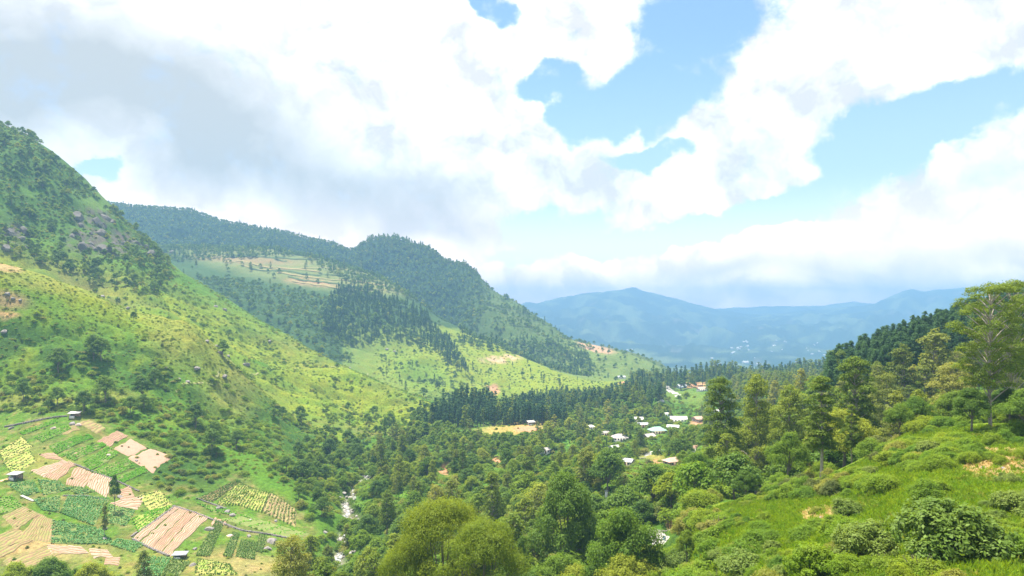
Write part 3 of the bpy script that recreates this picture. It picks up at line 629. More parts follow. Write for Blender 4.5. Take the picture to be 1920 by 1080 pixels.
    bm_ = {'tall': BARK_PALE, 'open': BARK_PALE, 'oak': BARK_PALE, 'pine': BARK_PINE}.get(kind, BARK)
    tv, tf = tb.arr(); lv_, lf = leaf_arr(Lf)
    d = dict(kind=kind, H=H, R=R, lod=lod)
    J = mesh_np(kind + '_plant', np.vstack([tv, lv_]), np.vstack([tf, lf + len(tv)]), midx=np.concatenate([np.zeros(len(tf)), np.ones(len(lf))]), mats=[bm_, lm])
    d['joined'] = J
    if lod < 3:
        d['trunk'] = mesh_np(kind + '_trunk', tv, tf, bm_, smooth=True); d['crown'] = mesh_np(kind + '_crown', lv_, lf, lm)
    return d
PLANTS = {}
def plant(kind, lod, i):
    key = (kind, lod, i)
    if key not in PLANTS: PLANTS[key] = make_plant(kind, hash(kind + str(i)) % 1000 if False else sum(map(ord, kind)) + i * 31, lod)
    return PLANTS[key]
NVAR = {'broad': 4, 'fresh': 2, 'dark': 3, 'yellow': 1, 'tall': 4, 'oak': 3, 'pine': 3, 'column': 1, 'shrub': 4, 'scrub': 2, 'gloss': 2, 'bright': 2, 'banana': 1, 'lime': 3, 'open': 2}
TREES = ('broad', 'fresh', 'dark', 'yellow', 'tall', 'oak', 'pine', 'column', 'open')

# ------------------------------------------------------------------ landmarks the labels lean on (columns and rows of the photograph)
ROOFS = [(1108, 800), (1133, 812), (1205, 796), (1250, 776), (1302, 842), (1175, 868), (1262, 868), (1345, 770), (1020, 845)]
MARKS = [('the green-roofed house', 1232, 808), ('the brown-roofed valley house', 1162, 821), ('the knoll-top hut', 995, 797),
 ('the boulder-strewn river', 655, 940), ('the lower river bend', 638, 1040), ('the concrete yard', 1240, 1010), ('the half-hidden white house', 1335, 940),
 ('the winding pale road', 1262, 735), ('the low white rock', 985, 1050), ('the tallest right-slope tree', 1857, 700), ('the right-slope straw patch', 1870, 868),
 ('the upper terrace hut', 140, 778), ('the left-edge terrace hut', 28, 893), ('the big ploughed field', 330, 990), ('the round yellowing terrace', 490, 930),
 ('the left mountain cliffs', 190, 440), ('the dark pine belt', 920, 780), ('the far terraced shoulder', 560, 500), ('the far pale earth scar', 940, 675),
 ('the right ridge pine wood', 1680, 640), ('the grassy spur tip', 800, 755), ('the eroded left bank', 30, 565), ('the lone field tree', 215, 905), ('the slim column tree', 978, 1040), ('the big feathery tree', 840, 1000),
 ('the white gate pillar', 1137, 930), ('the long white-roofed house', 1275, 788), ('the far hill summit', 740, 450), ('the far ridge skyline', 400, 420), ('the left footpath', 500, 695), ('the spur gully', 640, 800), ('the largest right-slope shrub', 1788, 990)]
ORD = [o + ' nearest' if o != 'first' else 'nearest' for o in 'first second third fourth fifth sixth seventh eighth ninth tenth eleventh twelfth thirteenth fourteenth fifteenth sixteenth seventeenth eighteenth nineteenth twentieth'.split()] + ['twenty-' + o + ' nearest' for o in 'first second third fourth fifth sixth seventh eighth ninth'.split()] + ['thirtieth nearest']
def relation(px, py):
    best = min(MARKS, key=lambda q: math.hypot((q[1] - px), (q[2] - py) * 1.3)); dx = px - best[1]; dy = py - best[2]
    if math.hypot(dx, dy) < 14: w = 'right beside'
    elif abs(dx) > abs(dy) * 2: w = 'left of' if dx < 0 else 'right of'
    elif abs(dy) > abs(dx) * 2: w = 'above' if dy < 0 else 'below'
    else: w = ('above and ' if dy < 0 else 'below and ') + ('left of' if dx < 0 else 'right of')
    return w, best[0], math.hypot(dx, dy)

# ------------------------------------------------------------------ where plants stand
def scatter(cell, d0, d1, px0, px1, poly=None, seed=0, jit=.5):
    r = np.random.default_rng(seed + 100)
    xa = min((px0 - CX) / F * d0, (px0 - CX) / F * d1); xb = max((px1 - CX) / F * d0, (px1 - CX) / F * d1)
    gx, gy = np.meshgrid(np.arange(xa, xb, cell), np.arange(d0, d1, cell)); gx = gx.ravel(); gy = gy.ravel()
    gx = gx + r.uniform(-jit, jit, len(gx)) * cell; gy = gy + r.uniform(-jit, jit, len(gy)) * cell
    px = gx / gy * F + CX; k_ = (px > px0) & (px < px1); gx, gy, px = gx[k_], gy[k_], px[k_]
    z = ground(gx, gy); py = HY - z / gy * F
    if poly is not None: k_ = inpoly(px, py, poly); gx, gy, px, z, py = gx[k_], gy[k_], px[k_], z[k_], py[k_]
    return gx, gy, z, px, py
ITEMS = []   # x, y, z, kind, scale, rot
def put_items(g, kinds, weights, s0, s1, seed=0, keep=1.0, sink=.0):
    r = np.random.default_rng(seed + 900); gx, gy, z, px, py = g; w = np.array(weights, float); w /= w.sum()
    kk = r.choice(len(kinds), len(gx), p=w); sc = r.uniform(s0, s1, len(gx)); rt = r.uniform(0, 6.28, len(gx)); kp = r.uniform(size=len(gx)) < keep
    for i in range(len(gx)):
        if kp[i]: ITEMS.append([gx[i], gy[i], z[i] - sink, kinds[kk[i]], sc[i], rt[i]])
CLEAR = [  # screen ellipses kept free of trees: houses, roads, clearings
 (970, 800, 80, 14), (1232, 808, 20, 10), (1162, 822, 17, 8), (1275, 789, 22, 7), (1262, 735, 16, 12), (1290, 742, 40, 8), (1300, 722, 26, 5), (1240, 1008, 26, 26), (1222, 856, 34, 9), (1335, 940, 14, 10), (1060, 830, 22, 7),
 (985, 1050, 10, 8), (790, 1045, 10, 18), (1305, 792, 14, 8), (832, 882, 12, 7), (930, 866, 9, 6)]
def notclear(g, grow=1.0):
    gx, gy, z, px, py = g; k_ = np.ones(len(gx), bool)
    for cx, cy, rx, ry in CLEAR: k_ &= ((px - cx) / (rx * grow)) ** 2 + ((py - cy) / (ry * grow)) ** 2 > 1
    rd, _ = river_dist(gx, gy); k_ &= rd > 2.3
    return tuple(q[k_] for q in g)
VAL = [(690, 880), (720, 840), (790, 806), (812, 812), (880, 812), (1045, 792), (1062, 770), (1200, 748), (1330, 716), (1560, 715), (1620, 760), (1640, 842), (1560, 890), (1480, 915), (1400, 948), (1335, 975), (1322, 1080), (1310, 1300), (520, 1300), (560, 1130), (630, 1075), (652, 980), (672, 915)]
gap = lambda g: fbm(g[0] / 34, g[1] / 34, 3, 455)
g = notclear(scatter(7.2, 290, 900, 560, 1620, VAL, 1)); g = tuple(q[gap(g) < .22] for q in g)
u = fbm(g[0] / 60, g[1] / 60, 3, 400)
put_items(tuple(q[u > -.05] for q in g), ['broad', 'dark', 'tall', 'oak', 'fresh', 'column'], [5, 2.0, 3.0, 1.8, 2.8, .25], .40, 1.12, 1, .88)
put_items(tuple(q[u <= -.05] for q in g), ['broad', 'dark', 'tall', 'oak', 'fresh', 'shrub', 'banana'], [4, 1.4, 1.4, 1.5, 3.4, 2, 1.2], .38, .98, 2, .82)
g = notclear(scatter(9.0, 150, 290, 560, 1500, VAL, 71)); g = tuple(q[gap(g) < .34] for q in g)
put_items(g, ['broad', 'dark', 'tall', 'oak', 'fresh'], [4, 2.2, 2.6, 1.6, 2.2], .62, 1.35, 71, .92)
g = notclear(scatter(3.6, 150, 700, 600, 1560, VAL, 72)); put_items(tuple(q[gap(g) >= .2] for q in g), ['lime', 'bright', 'banana', 'shrub'], [4, 3, 1.5, 2], .4, .9, 72, .6)
# under-storey so that no bare ground shows between the crowns
put_items(notclear(scatter(4.2, 150, 620, 600, 1560, VAL, 3), .8), ['shrub', 'bright', 'gloss', 'banana', 'scrub'], [6, 2.5, 1, 1.6, .8], .7, 1.5, 3, .8)
# nearer valley side below the frame
g = notclear(scatter(7.5, 78, 175, 560, 1330, [(500, 1010), (1330, 960), (1330, 1500), (400, 1500)], 4))
put_items(g, ['broad', 'dark', 'tall', 'oak', 'fresh'], [4, 2.5, 1.2, 1.5, 1.5], .75, 1.4, 4, .85)
# pine belt, wood at the bend, trees on the ridge at the valley mouth
g = scatter(4.6, 592, 668, 800, 1062, None, 5); k_ = g[3] > 806 + (g[1] - 592) * .5 + fbm(g[0] / 9, g[1] / 9, 2, 12) * 30; put_items(tuple(q[k_] for q in g), ['pine', 'tall'], [9, 1], .6, 1.15, 5, .9)
put_items(scatter(6.5, 520, 655, 560, 835, [(560, 770), (700, 775), (830, 765), (840, 830), (700, 850), (560, 850)], 73), ['shrub', 'bright', 'lime', 'broad'], [3, 3, 2, .7], .5, 1.2, 73, .7)
put_items(scatter(6, 560, 640, 770, 850, None, 55), ['broad', 'dark', 'pine', 'shrub'], [2, 2, 1, 1], .5, .95, 55, .7)
put_items(scatter(6.5, 690, 900, 880, 1240, [(880, 800), (1000, 752), (1250, 716), (1250, 770), (1050, 800)], 6), ['pine', 'tall', 'dark'], [3, 1, 1.2], .7, 1.05, 6, .9)
put_items(scatter(9, 900, 1060, 1180, 1560, None, 7), ['tall', 'pine', 'dark', 'broad'], [1.5, 2.2, 2, 1], .8, 1.35, 7, .85)
put_items(scatter(9, 560, 900, 1380, 1570, None, 8), ['tall', 'oak', 'dark', 'broad'], [3, 1, 2, 1], .8, 1.2, 8, .8)
# right ridge: pine wood on top, pale feathery trees below it
put_items(scatter(4.8, 262, 345, 1552, 2150, None, 9), ['pine'], [1], .78, 1.02, 9, .95)
put_items(scatter(6.6, 150, 262, 1500, 2150, [(1500, 700), (2150, 560), (2150, 1150), (1500, 1150)], 10), ['oak', 'tall', 'dark', 'broad', 'fresh'], [4.0, 2.6, 1.6, 1.4, .6], .55, .86, 10, .85)
put_items(scatter(4.0, 122, 200, 1440, 2100, [(1440, 860), (1700, 700), (2100, 700), (2100, 1100), (1440, 1100)], 11), ['shrub', 'bright', 'scrub', 'broad'], [5, 2, 1, .7], .6, 1.2, 11, .6)
# hill across the valley
PINEB = [(622, 560), (640, 533), (668, 545), (700, 548), (730, 565), (790, 585), (840, 640), (880, 700), (893, 720), (850, 690), (800, 650), (720, 645), (650, 655), (600, 620)]
put_items(scatter(7.5, 1020, 1420, 580, 900, PINEB, 12), ['pine', 'dark', 'broad'], [3, 1, .6], .55, 1.15, 12, .92)
LB = [(360, 500), (420, 520), (560, 545), (640, 560), (640, 660), (700, 700), (640, 690), (560, 640), (480, 595), (400, 545), (340, 500)]
put_items(scatter(7.5, 1050, 1420, 330, 720, LB, 13), ['dark', 'broad', 'shrub'], [2, 1.5, 2.5], .4, .85, 13, .9)
put_items(scatter(11, 900, 1320, 700, 1250, [(700, 640), (830, 600), (1030, 690), (1250, 735), (1250, 800), (700, 760)], 14), ['pine', 'tall', 'dark', 'shrub'], [.5, .5, 1.0, 4], .4, .9, 14, .16)
g = scatter(9, 940, 1180, 700, 1250, [(720, 660), (860, 650), (900, 700), (925, 735), (880, 760), (700, 700)], 15); put_items(g, ['pine', 'dark'], [1, 2], .5, .85, 15, .15)
put_items(scatter(26, 1380, 1700, 330, 840, None, 16), ['tall', 'dark'], [1, 1], .6, 1.0, 16, .3)
# mountain on the left: scrub and small trees
ML = [(-120, 100), (300, 470), (330, 510), (300, 560), (200, 540), (0, 480), (-120, 440)]
g = scatter(4.6, 620, 965, -110, 420, ML, 17); c1 = ((g[3] - 175) / 75) ** 2 + ((g[4] - 440) / 42) ** 2 > 1; c2 = ((g[3] - 170) / 36) ** 2 + ((g[4] - 385) / 14) ** 2 > 1
c3 = fbm(g[0] / 40, g[1] / 40, 3, 411) > -.33
g = tuple(q[(c1 | (np.arange(len(c1)) % 3 == 0)) & c2 & c3] for q in g); put_items(g, ['shrub', 'lime', 'dark', 'scrub', 'broad'], [6, 2, 1.0, 1.2, .8], .42, 1.0, 17, .95)
g = scatter(7.5, 600, 900, 150, 860, None, 18); uu = fbm(g[0] / 30, g[1] / 30, 3, 420); g_ = tuple(q[uu > .12] for q in g); put_items(g_, ['shrub', 'lime', 'bright', 'dark'], [4, 2, 3, .2], .5, 1.3, 18, .9)
g = scatter(4.0, 600, 900, 250, 860, None, 58); uu = fbm(g[0] / 18, g[1] / 18, 3, 421); put_items(tuple(q[uu > .12] for q in g), ['bright', 'shrub', 'lime'], [3, 2, 3], .35, .8, 58, .7)
# near left slope
NL = [(-200, 440), (0, 490), (190, 555), (350, 598), (430, 672), (480, 722), (560, 790), (640, 835), (700, 850), (700, 880), (650, 925), (600, 960), (560, 950), (440, 880), (330, 850), (150, 775), (-200, 775)]
g = scatter(3.6, 345, 545, -120, 720, NL, 19); uu = fbm(g[0] / 38, g[1] / 38, 4, 430)
low = (g[4] - (600 + (g[3]) * .33)) / 60
k_ = uu * 2.4 + low * .42 + (g[3] > 560) * .5 > .22; g1 = tuple(q[k_] for q in g); put_items(g1, ['shrub', 'bright', 'lime', 'dark', 'gloss'], [5, 4, 2, .4, .6], .45, 1.25, 19, .88)
g2 = tuple(q[~k_] for q in g); put_items(g2, ['lime', 'scrub', 'bright'], [5, 1, 2], .25, .6, 20, .2)
g = notclear(scatter(6.5, 330, 560, 560, 760, [(560, 830), (700, 840), (790, 800), (700, 880), (650, 925), (560, 990)], 21)); put_items(g, ['broad', 'fresh', 'dark', 'shrub'], [2, 2, 1, 2], .45, .8, 21, .6)
put_items(notclear(scatter(4.5, 225, 420, 555, 700, [(560, 950), (640, 925), (680, 880), (700, 900), (655, 985), (630, 1100), (540, 1100), (600, 1000)], 22)), ['shrub', 'bright', 'fresh', 'dark'], [4, 3, .5, .4], .6, 1.3, 22, .8)
put_items(scatter(3.8, 300, 372, 270, 560, [(320, 850), (420, 870), (440, 885), (370, 930), (330, 930), (280, 900)], 23), ['shrub', 'scrub', 'bright'], [5, 1.5, 1], .45, .95, 23, .85)
put_items(scatter(4.5, 222, 372, -150, 560, [(-150, 780), (130, 785), (330, 850), (440, 885), (560, 960), (560, 1110), (-150, 1110)], 24), ['shrub', 'bright', 'scrub'], [3, 2, 1], .15, .42, 24, .3)
put_items(scatter(5.0, 150, 222, -150, 560, None, 25), ['shrub', 'broad', 'bright', 'oak'], [3, 1.0, 1, .5], .45, .8, 25, .45)
g = scatter(2.5, 342, 545, -60, 800, NL, 61); uu = fbm(g[0] / 16, g[1] / 16, 4, 433); put_items(tuple(q[uu > -.22] for q in g), ['lime', 'bright'], [9, 1], .16, .5, 61, .7)
g = scatter(3.6, 560, 900, 230, 860, None, 62); uu = fbm(g[0] / 22, g[1] / 22, 4, 434); put_items(tuple(q[uu > -.15] for q in g), ['lime', 'bright'], [8, 1], .22, .6, 62, .6)
put_items(scatter(6.5, 930, 1300, 700, 1240, [(700, 640), (830, 610), (1030, 700), (1250, 735), (1250, 800), (700, 760)], 63), ['lime', 'shrub'], [3, 1], .4, .9, 63, .55)
# near right slope
NR = [(1290, 1010), (1335, 955), (1400, 935), (1480, 918), (1560, 895), (1640, 852), (1700, 815), (1800, 803), (1920, 795), (2080, 790), (2080, 1200), (1300, 1200)]
g = scatter(2.6, 36, 128, 1300, 2080, NR, 26); uu = fbm(g[0] / 13, g[1] / 13, 3, 440)
k_ = (uu > .12) | ((g[3] > 1500) & (g[4] > 1010) & (uu > -.15)); put_items(tuple(q[k_] for q in g), ['shrub', 'bright', 'lime', 'gloss'], [3, 4, 4, .6], .2, .6, 26, .65)
put_items(scatter(4.2, 38, 120, 1380, 2050, NR, 66), ['shrub', 'bright', 'lime', 'gloss', 'scrub'], [3, 3, 2, 1, .5], .35, .95, 66, .5)
for cx, cy, rx, ry, kd, cl, s0, s1, sd in [(1750, 858, 95, 26, ['bright', 'shrub'], 2.2, .5, .85, 30), (1870, 815, 70, 16, ['shrub', 'dark'], 3.2, .4, .7, 31), (1500, 925, 90, 14, ['shrub', 'scrub'], 2.6, .45, .8, 32), (1600, 900, 50, 14, ['bright', 'shrub'], 2.2, .4, .7, 33), (1360, 985, 40, 10, ['bright', 'shrub'], 2.2, .4, .7, 34), (1900, 1000, 80, 60, ['bright', 'gloss'], 2.2, .3, .6, 35), (1450, 1060, 140, 30, ['bright', 'shrub', 'gloss'], 1.9, .3, .6, 36)]:
    g = scatter(cl, 36, 150, cx - rx, cx + rx, [(cx + rx * math.cos(a), cy + ry * math.sin(a)) for a in np.linspace(0, 6.1, 16)], sd); put_items(g, kd, [1] * len(kd), s0, s1, sd, .9)
put_items(scatter(2.6, 55, 215, 1225, 1350, None, 37), ['shrub', 'bright', 'lime', 'gloss', 'fresh'], [5, 3, 2, 1, .3], .7, 1.5, 37, .9)
put_items(scatter(5.5, 555, 575, 850, 1040, None, 38), ['shrub', 'bright', 'dark'], [3, 2, .4], .3, .7, 38, .35)
# wood on the ridge behind
g = scatter(8.5, 1420, 2240, 180, 1110, [(180, 300), (480, 400), (740, 430), (1060, 600), (1110, 650), (1090, 690), (900, 660), (700, 560), (560, 480), (180, 500)], 27); uu = fbm(g[0] / 60, g[1] / 60, 3, 470); k_ = (g[3] < 900) | (uu > .02 + (g[3] - 900) / 1200); put_items(tuple(q[k_] for q in g), ['broad', 'dark', 'pine'], [1.6, 2, .35], .38, .9, 27, .92); put_items(tuple(q[~k_] for q in g), ['lime', 'shrub'], [1, 1], .6, 1.2, 76, .6)
put_items(scatter(9, 1230, 1480, 860, 1110, None, 60), ['dark', 'broad', 'pine'], [2, 1.5, 1], .6, 1.0, 60, .9)
put_items(scatter(11, 1900, 2180, 670, 900, None, 28), ['dark', 'tall'], [1, .6], .7, 1.1, 28, .6)
put_items(scatter(15, 1260, 1700, 1030, 1250, None, 29), ['dark', 'shrub', 'broad'], [1, 2, 1], .5, .9, 29, .45)

# single plants that the photograph shows clearly: column of the foot, distance, top row, kind, spread, name bits
HERO = [
 (1857, 107, 525, 'open', .85, 'tallest tree on the right slope, tiered olive crown on a pale bare trunk', None),
 (1898, 125, 520, 'open', .8, 'open feathery tree standing just behind the tallest tree on the right', None),
 (1540, 120, 703, 'tall', 1.12, 'tall tree with bare lower trunk at the edge of the bright grass slope', None),
 (1597, 128, 757, 'tall', .95, 'slimmer bare-trunked tree right of the tall tree on the grass edge', None),
 (1603, 158, 668, 'tall', 1.25, 'dense dark-green rounded tall tree rising behind the two bare-trunked trees', None),
 (1352, 185, 706, 'tall', 1.25, 'large cone-shaped green tree above the half-hidden house', None),
 (1418, 190, 702, 'tall', 1.2, 'broad tall tree right of the large cone-shaped tree', None),
 (1480, 180, 722, 'tall', 1.1, 'full-crowned tall tree between the cone-shaped tree and the grass-edge trees', None),
 (1692, 230, 645, 'oak', 1.0, 'pale silvery rounded tree standing before the pine wood', None),
 (1754, 235, 616, 'oak', 1.25, 'pale silvery pointed tree before the pine wood, the highest of its kind', None),
 (1790, 190, 680, 'oak', 1.3, 'wide pale silvery tree below the pointed silvery one', None),
 (1663, 195, 700, 'oak', 1.0, 'pale olive tree just behind the dense dark-green tall tree', None),
 (1712, 119, 794, 'fresh', .9, 'small bright yellow-green parasol-shaped tree on the crest of the grass slope', None),
 (1795, 150, 775, 'broad', .9, 'small rounded olive-green tree left of the tallest tree foot', None),
 (1398, 118, 880, 'dark', 1.0, 'dark bushy tree at the left end of the bright grass slope', None),
 (1310, 175, 850, 'broad', 1.1, 'yellowish spreading tree left of the dark bushy tree over the half-hidden house', None),
 (1062, 150, 884, 'dark', .85, 'large dark pointed tree standing out in the valley centre', None),
 (1172, 118, 957, 'broad', .8, 'rounded tree with yellow-green top left of the concrete courtyard', None),
 (1288, 112, 990, 'broad', .8, 'dense green tree right of the concrete courtyard', None),
 (835, 112, 932, 'yellow', 1.2, 'big yellow-green feathery tree at the bottom centre', None),
 (905, 104, 975, 'yellow', .9, 'drooping-leaved tree right of the big yellow-green feathery tree', None),
 (760, 108, 1015, 'yellow', .7, 'yellow-green feathery tree left of and below the big one', None),
 (548, 150, 1006, 'oak', 1.1, 'dark olive spreading tree at the bottom edge between fields and river', None),
 (978, 140, 1003, 'column', 1.0, 'slim dark column-shaped tree at the bottom of the picture', None),
 (215, 283, 888, 'dark', .35, 'lone dark upright tree on the bare terrace among the fields', None),
 (196, 262, 944, 'oak', .45, 'thin grey-green tree standing in the teal vegetable field', None),
 (918, 560, 838, 'column', 1.0, 'narrow dark column-shaped tree below the dark pine belt', None),
 (722, 520, 780, 'column', 1.1, 'solitary upright dark tree on the spur tip above the valley', None),
 (90, 195, 1043, 'broad', 1.2, 'bushy green tree at the bottom left corner below the straw field', None),
 (170, 185, 1052, 'broad', 1.0, 'second bushy green tree at the bottom left, right of the first', None),
 (30, 190, 1056, 'fresh', 1.0, 'bright green bush-like tree in the very corner at bottom left', None),
 (1788, 62, 918, 'gloss', 1.0, 'largest shrub of the right slope with layered pale-edged leaves', None),
 (1622, 60, 962, 'gloss', 1.0, 'grey-green leafy shrub left of the largest shrub', None),
 (1535, 50, 1010, 'bright', 1.0, 'round bright green shrub at the bottom right of the grass slope', None),
 (1395, 66, 1025, 'gloss', .9, 'pale-flowering shrub at the lower left end of the grass slope', None),
 (1905, 66, 905, 'gloss', .7, 'leafy shrub at the right edge below the straw patch', None),
 (1690, 43, 1062, 'bright', .25, 'yellow-topped shrub at the bottom edge of the right slope', None),
]
HX = []
for px, d, top, kind, spread, lab, _ in HERO:
    foot = {1788: 1045, 1622: 1048, 1535: 1088, 1395: 1080, 1905: 962, 1690: 1100}.get(px)
    if foot: d = hit(px, foot).y
    x = (px - CX) / F * d; z = float(ground(x, d)); ztop = (HY - top) / F * d; HX.append((x, d, z, kind, max(1.6, ztop - z), spread, lab, px, top))
ITEMS = [it for it in ITEMS if all(math.hypot(it[0] - h_[0], it[1] - h_[1]) > (2.6 if h_[3] in TREES else 2.2) for h_ in HX)]
# nothing tall may stand in front of these sights (column, row, half width, distance)
SIGHTS = [(1232, 806, 18, 470), (1162, 819, 14, 460), (1275, 787, 19, 500), (995, 797, 9, 560), (1262, 733, 10, 880), (1238, 1006, 24, 172), (1240, 985, 22, 172), (1335, 938, 11, 240), (985, 1048, 9, 150), (1300, 722, 22, 900), (1290, 745, 26, 800), (950, 800, 40, 560), (1307, 787, 9, 490), (1222, 853, 22, 400), (790, 1045, 7, 200),
          (665, 955, 10, 350), (655, 925, 12, 370), (680, 893, 14, 400), (640, 1035, 8, 280), (1857, 760, 12, 106), (1540, 870, 8, 118), (1597, 850, 8, 126), (832, 880, 8, 420), (930, 864, 6, 420), (1137, 925, 5, 250), (1060, 985, 10, 190), (1060, 822, 16, 480), (915, 1070, 8, 130), (1195, 787, 10, 540), (1278, 724, 9, 900)] + [(a, b, 3, 500) for a, b in ROOFS]
SIGHTS = [(a, b, c, hit(a, b + 3).y - 2) if (a, b) in ROOFS else (a, b, c, min(d, max(60, hit(a, b + 4).y - .5)) if a < 1225 or a > 1250 or b < 950 else 180) if (a, b) not in ((1232, 806), (1162, 819), (1275, 787), (1307, 787)) else (a, b, c, hit(a, b + 8).y - 3) for a, b, c, d in SIGHTS]
K = []
for it in ITEMS:
    x, y, z, kd, s, rt = it; P = plant(kd, 1 if y > 170 else 0, 0) if False else None
    Hh = {'broad': 11.5, 'fresh': 11.5, 'dark': 11.5, 'yellow': 11.5, 'tall': 19, 'oak': 19, 'pine': 19, 'column': 12, 'banana': 3.4}.get(kd, 2.9) * s; Rr = {'broad': 4.2, 'fresh': 4.2, 'dark': 4.2, 'yellow': 4, 'tall': 4.2, 'oak': 4.5, 'pine': 2.5, 'column': 1.1}.get(kd, 2.1) * s
    px = x / y * F + CX; hid = False; t_ = HY - (z + Hh) / y * F; b_ = HY - z / y * F; rp = Rr / y * F
    for sx_, sy_, hw, sd_ in SIGHTS:
        if y < sd_ - 1 and abs(px - sx_) < hw + rp * .9 and t_ < sy_ + (7 if hw > 3 else 2) and b_ > sy_ - 6: hid = True; break
    if not hid: K.append((x, y, z, kd, s, rt, Hh, Rr, px, t_, b_, rp))
# what the camera can see of each: paint crowns near to far into a coarse grid
K.sort(key=lambda q: q[1]); occ = np.zeros((270, 480), bool)
for h_ in HX:
    w_ = {'tall': 3.2, 'oak': 3.4, 'column': .12 * h_[4]}.get(h_[3], h_[4] * .4) / h_[1] * F * .6
    if h_[1] < 200: occ[int(max(0, h_[8] + 12) // 4): int(min(1080, h_[8] + h_[4] * .6 / h_[1] * F) // 4), int(max(0, h_[7] - w_) // 4): int(min(1920, h_[7] + w_) // 4)] = True
vis = []
for q in K:
    y, px, t_, b_, rp = q[1], q[8], q[9], q[10], q[11]
    x0, x1 = int(math.floor((px - rp) / 4)), int(math.ceil((px + rp) / 4)); y0 = int(math.floor(t_ / 4)); y1 = int(math.ceil((t_ + (b_ - t_) * (.85 if q[3] in TREES else 1)) / 4))
    x0, x1 = max(0, x0), min(480, x1); y0, y1 = max(0, y0), min(270, y1)
    if x1 <= x0 or y1 <= y0: vis.append(0.0); continue
    sub = occ[y0:y1, x0:x1]; tot = sub.size; free = tot - int(sub.sum())
    if ground_hides(np.array([q[0]]), np.array([q[1]]), np.array([q[2] + q[6] * .7]))[0]: vis.append(0.0); continue
    xi0, xi1 = int(max(0, (px - rp * .75)) // 4), int(min(1919, (px + rp * .75)) // 4 + 1)
    occ[y0:y1, xi0:xi1] = True
    full = max(1.0, 2 * rp * (b_ - t_) / 16); vis.append(min(free, full) * (free / max(tot, 1)) if free > .18 * tot else 0.0)
vis = np.array(vis)
NAMEOF = {'broad': 'broadleaf_tree', 'fresh': 'broadleaf_tree', 'dark': 'broadleaf_tree', 'yellow': 'broadleaf_tree', 'tall': 'tall_tree', 'oak': 'tall_tree', 'pine': 'pine_tree', 'column': 'column_tree', 'shrub': 'shrub', 'scrub': 'shrub', 'gloss': 'shrub', 'bright': 'shrub', 'banana': 'banana_plant', 'lime': 'shrub', 'open': 'tall_tree'}
LOOK = {'broad': 'green round-crowned tree', 'fresh': 'bright fresh-green tree', 'dark': 'dark green dense tree', 'yellow': 'yellow-green tree', 'tall': 'tall layered green tree', 'oak': 'tall silvery-olive tree', 'pine': 'dark narrow pine', 'column': 'slim column-shaped tree', 'shrub': 'green shrub', 'scrub': 'dry olive-brown shrub', 'gloss': 'pale-leaved shrub', 'bright': 'bright green shrub', 'banana': 'broad-leaved banana plant', 'lime': 'small lime-green bush', 'open': 'open-crowned tree'}
GROUPS = {'broadleaf_tree': 'broadleaf trees of the valley and slopes', 'tall_tree': 'tall trees of the valley and right slope', 'pine_tree': 'pines of the belt, woods and ridge', 'shrub': 'shrubs scattered over the slopes', 'banana_plant': 'banana plants among the valley trees', 'column_tree': 'slim column-shaped trees'}
CATS = {'shrub': 'shrub', 'banana_plant': 'plant'}
LIMIT = {'broadleaf_tree': 270, 'tall_tree': 230, 'pine_tree': 230, 'shrub': 270, 'banana_plant': 60, 'column_tree': 20}
single = {}; rest = []
for n_ in LIMIT:
    idx = [i for i in range(len(K)) if NAMEOF[K[i][3]] == n_ and vis[i] > 3]; idx.sort(key=lambda i: -vis[i]); single.update({i: 1 for i in idx[:LIMIT[n_]]})
rest = [i for i in range(len(K)) if i not in single]
def lod_of(y): return 0 if y < 140 else 1 if y < 480 else 2 if y < 1150 else 3
def put_tree(kd, lod, var, x, y, z, sxy, sz_, rot, label, group=None):
    P = plant(kd, lod, var); nm = NAMEOF[kd]
    if kd in TREES:
        t = link(nm, None, label=label, cat='tree', group=group, loc=(x, y, z - .15), rotz=rot); t.scale = (sxy, sxy, sz_)
        link('trunk', P['trunk'], t); link('crown', P['crown'], t)
    else:
        t = link(nm, P['joined'], label=label, cat=CATS.get(nm, 'shrub'), group=group, loc=(x, y, z - .15), rotz=rot); t.scale = (sxy, sxy, sz_)
    return t
recs = []
for i in single:
    x, y, z, kd, s, rt, Hh, Rr_, px, t_, b_, rp = K[i]; w_, m_, dist = relation(px, (t_ + b_) / 2); recs.append((i, LOOK[kd], w_, m_, dist))
bucket = {}
for rc in recs: bucket.setdefault((rc[1], rc[2], rc[3]), []).append(rc)
for (look, w_, m_), L in bucket.items():
    L.sort(key=lambda rc: rc[4])
    for j, rc in enumerate(L):
        i = rc[0]; x, y, z, kd, s, rt = K[i][:6]
        where = 'beside ' + m_ if w_ == 'right beside' else w_ + ' ' + m_
        lab = f'{look} {where}' if len(L) == 1 else (f'{look} {where}, {ORD[j]}' if j < 30 else f'{look} farther {where}')
        nm = NAMEOF[kd]; lod = min(2, lod_of(y)); put_tree(kd, lod, i % NVAR[kd], x, y, z, s * (.9 + .2 * ((i * 37) % 10) / 10), s, rt, lab, GROUPS[nm])
for x, d, z, kd, Hh, spread, lab, px, top in HX:
    lod = 0 if d < 200 else 1 if d < 480 else 2; P = plant(kd, lod, (int(px) // 7) % NVAR[kd]); s = Hh / P['H'] * .99
    sxy = {'gloss': 3.7 * d / 62 / 2 * .95}.get(kd, None)
    if kd in ('gloss', 'bright'): sxy = {1788: 200, 1622: 125, 1535: 115, 1395: 110, 1905: 80, 1690: 60}.get(px, 60) / F * d / 2 / P['R'] / 1.05
    elif kd == 'yellow': sxy = {835: 1.0, 905: .85, 760: .6}[px]
    else: sxy = min(s, 1.25 if kd in ('tall', 'oak', 'open', 'column', 'pine') else 1.75) * spread
    put_tree(kd, lod, (int(px) // 7) % NVAR[kd], x, d, z, sxy, s, px % 6, lab)

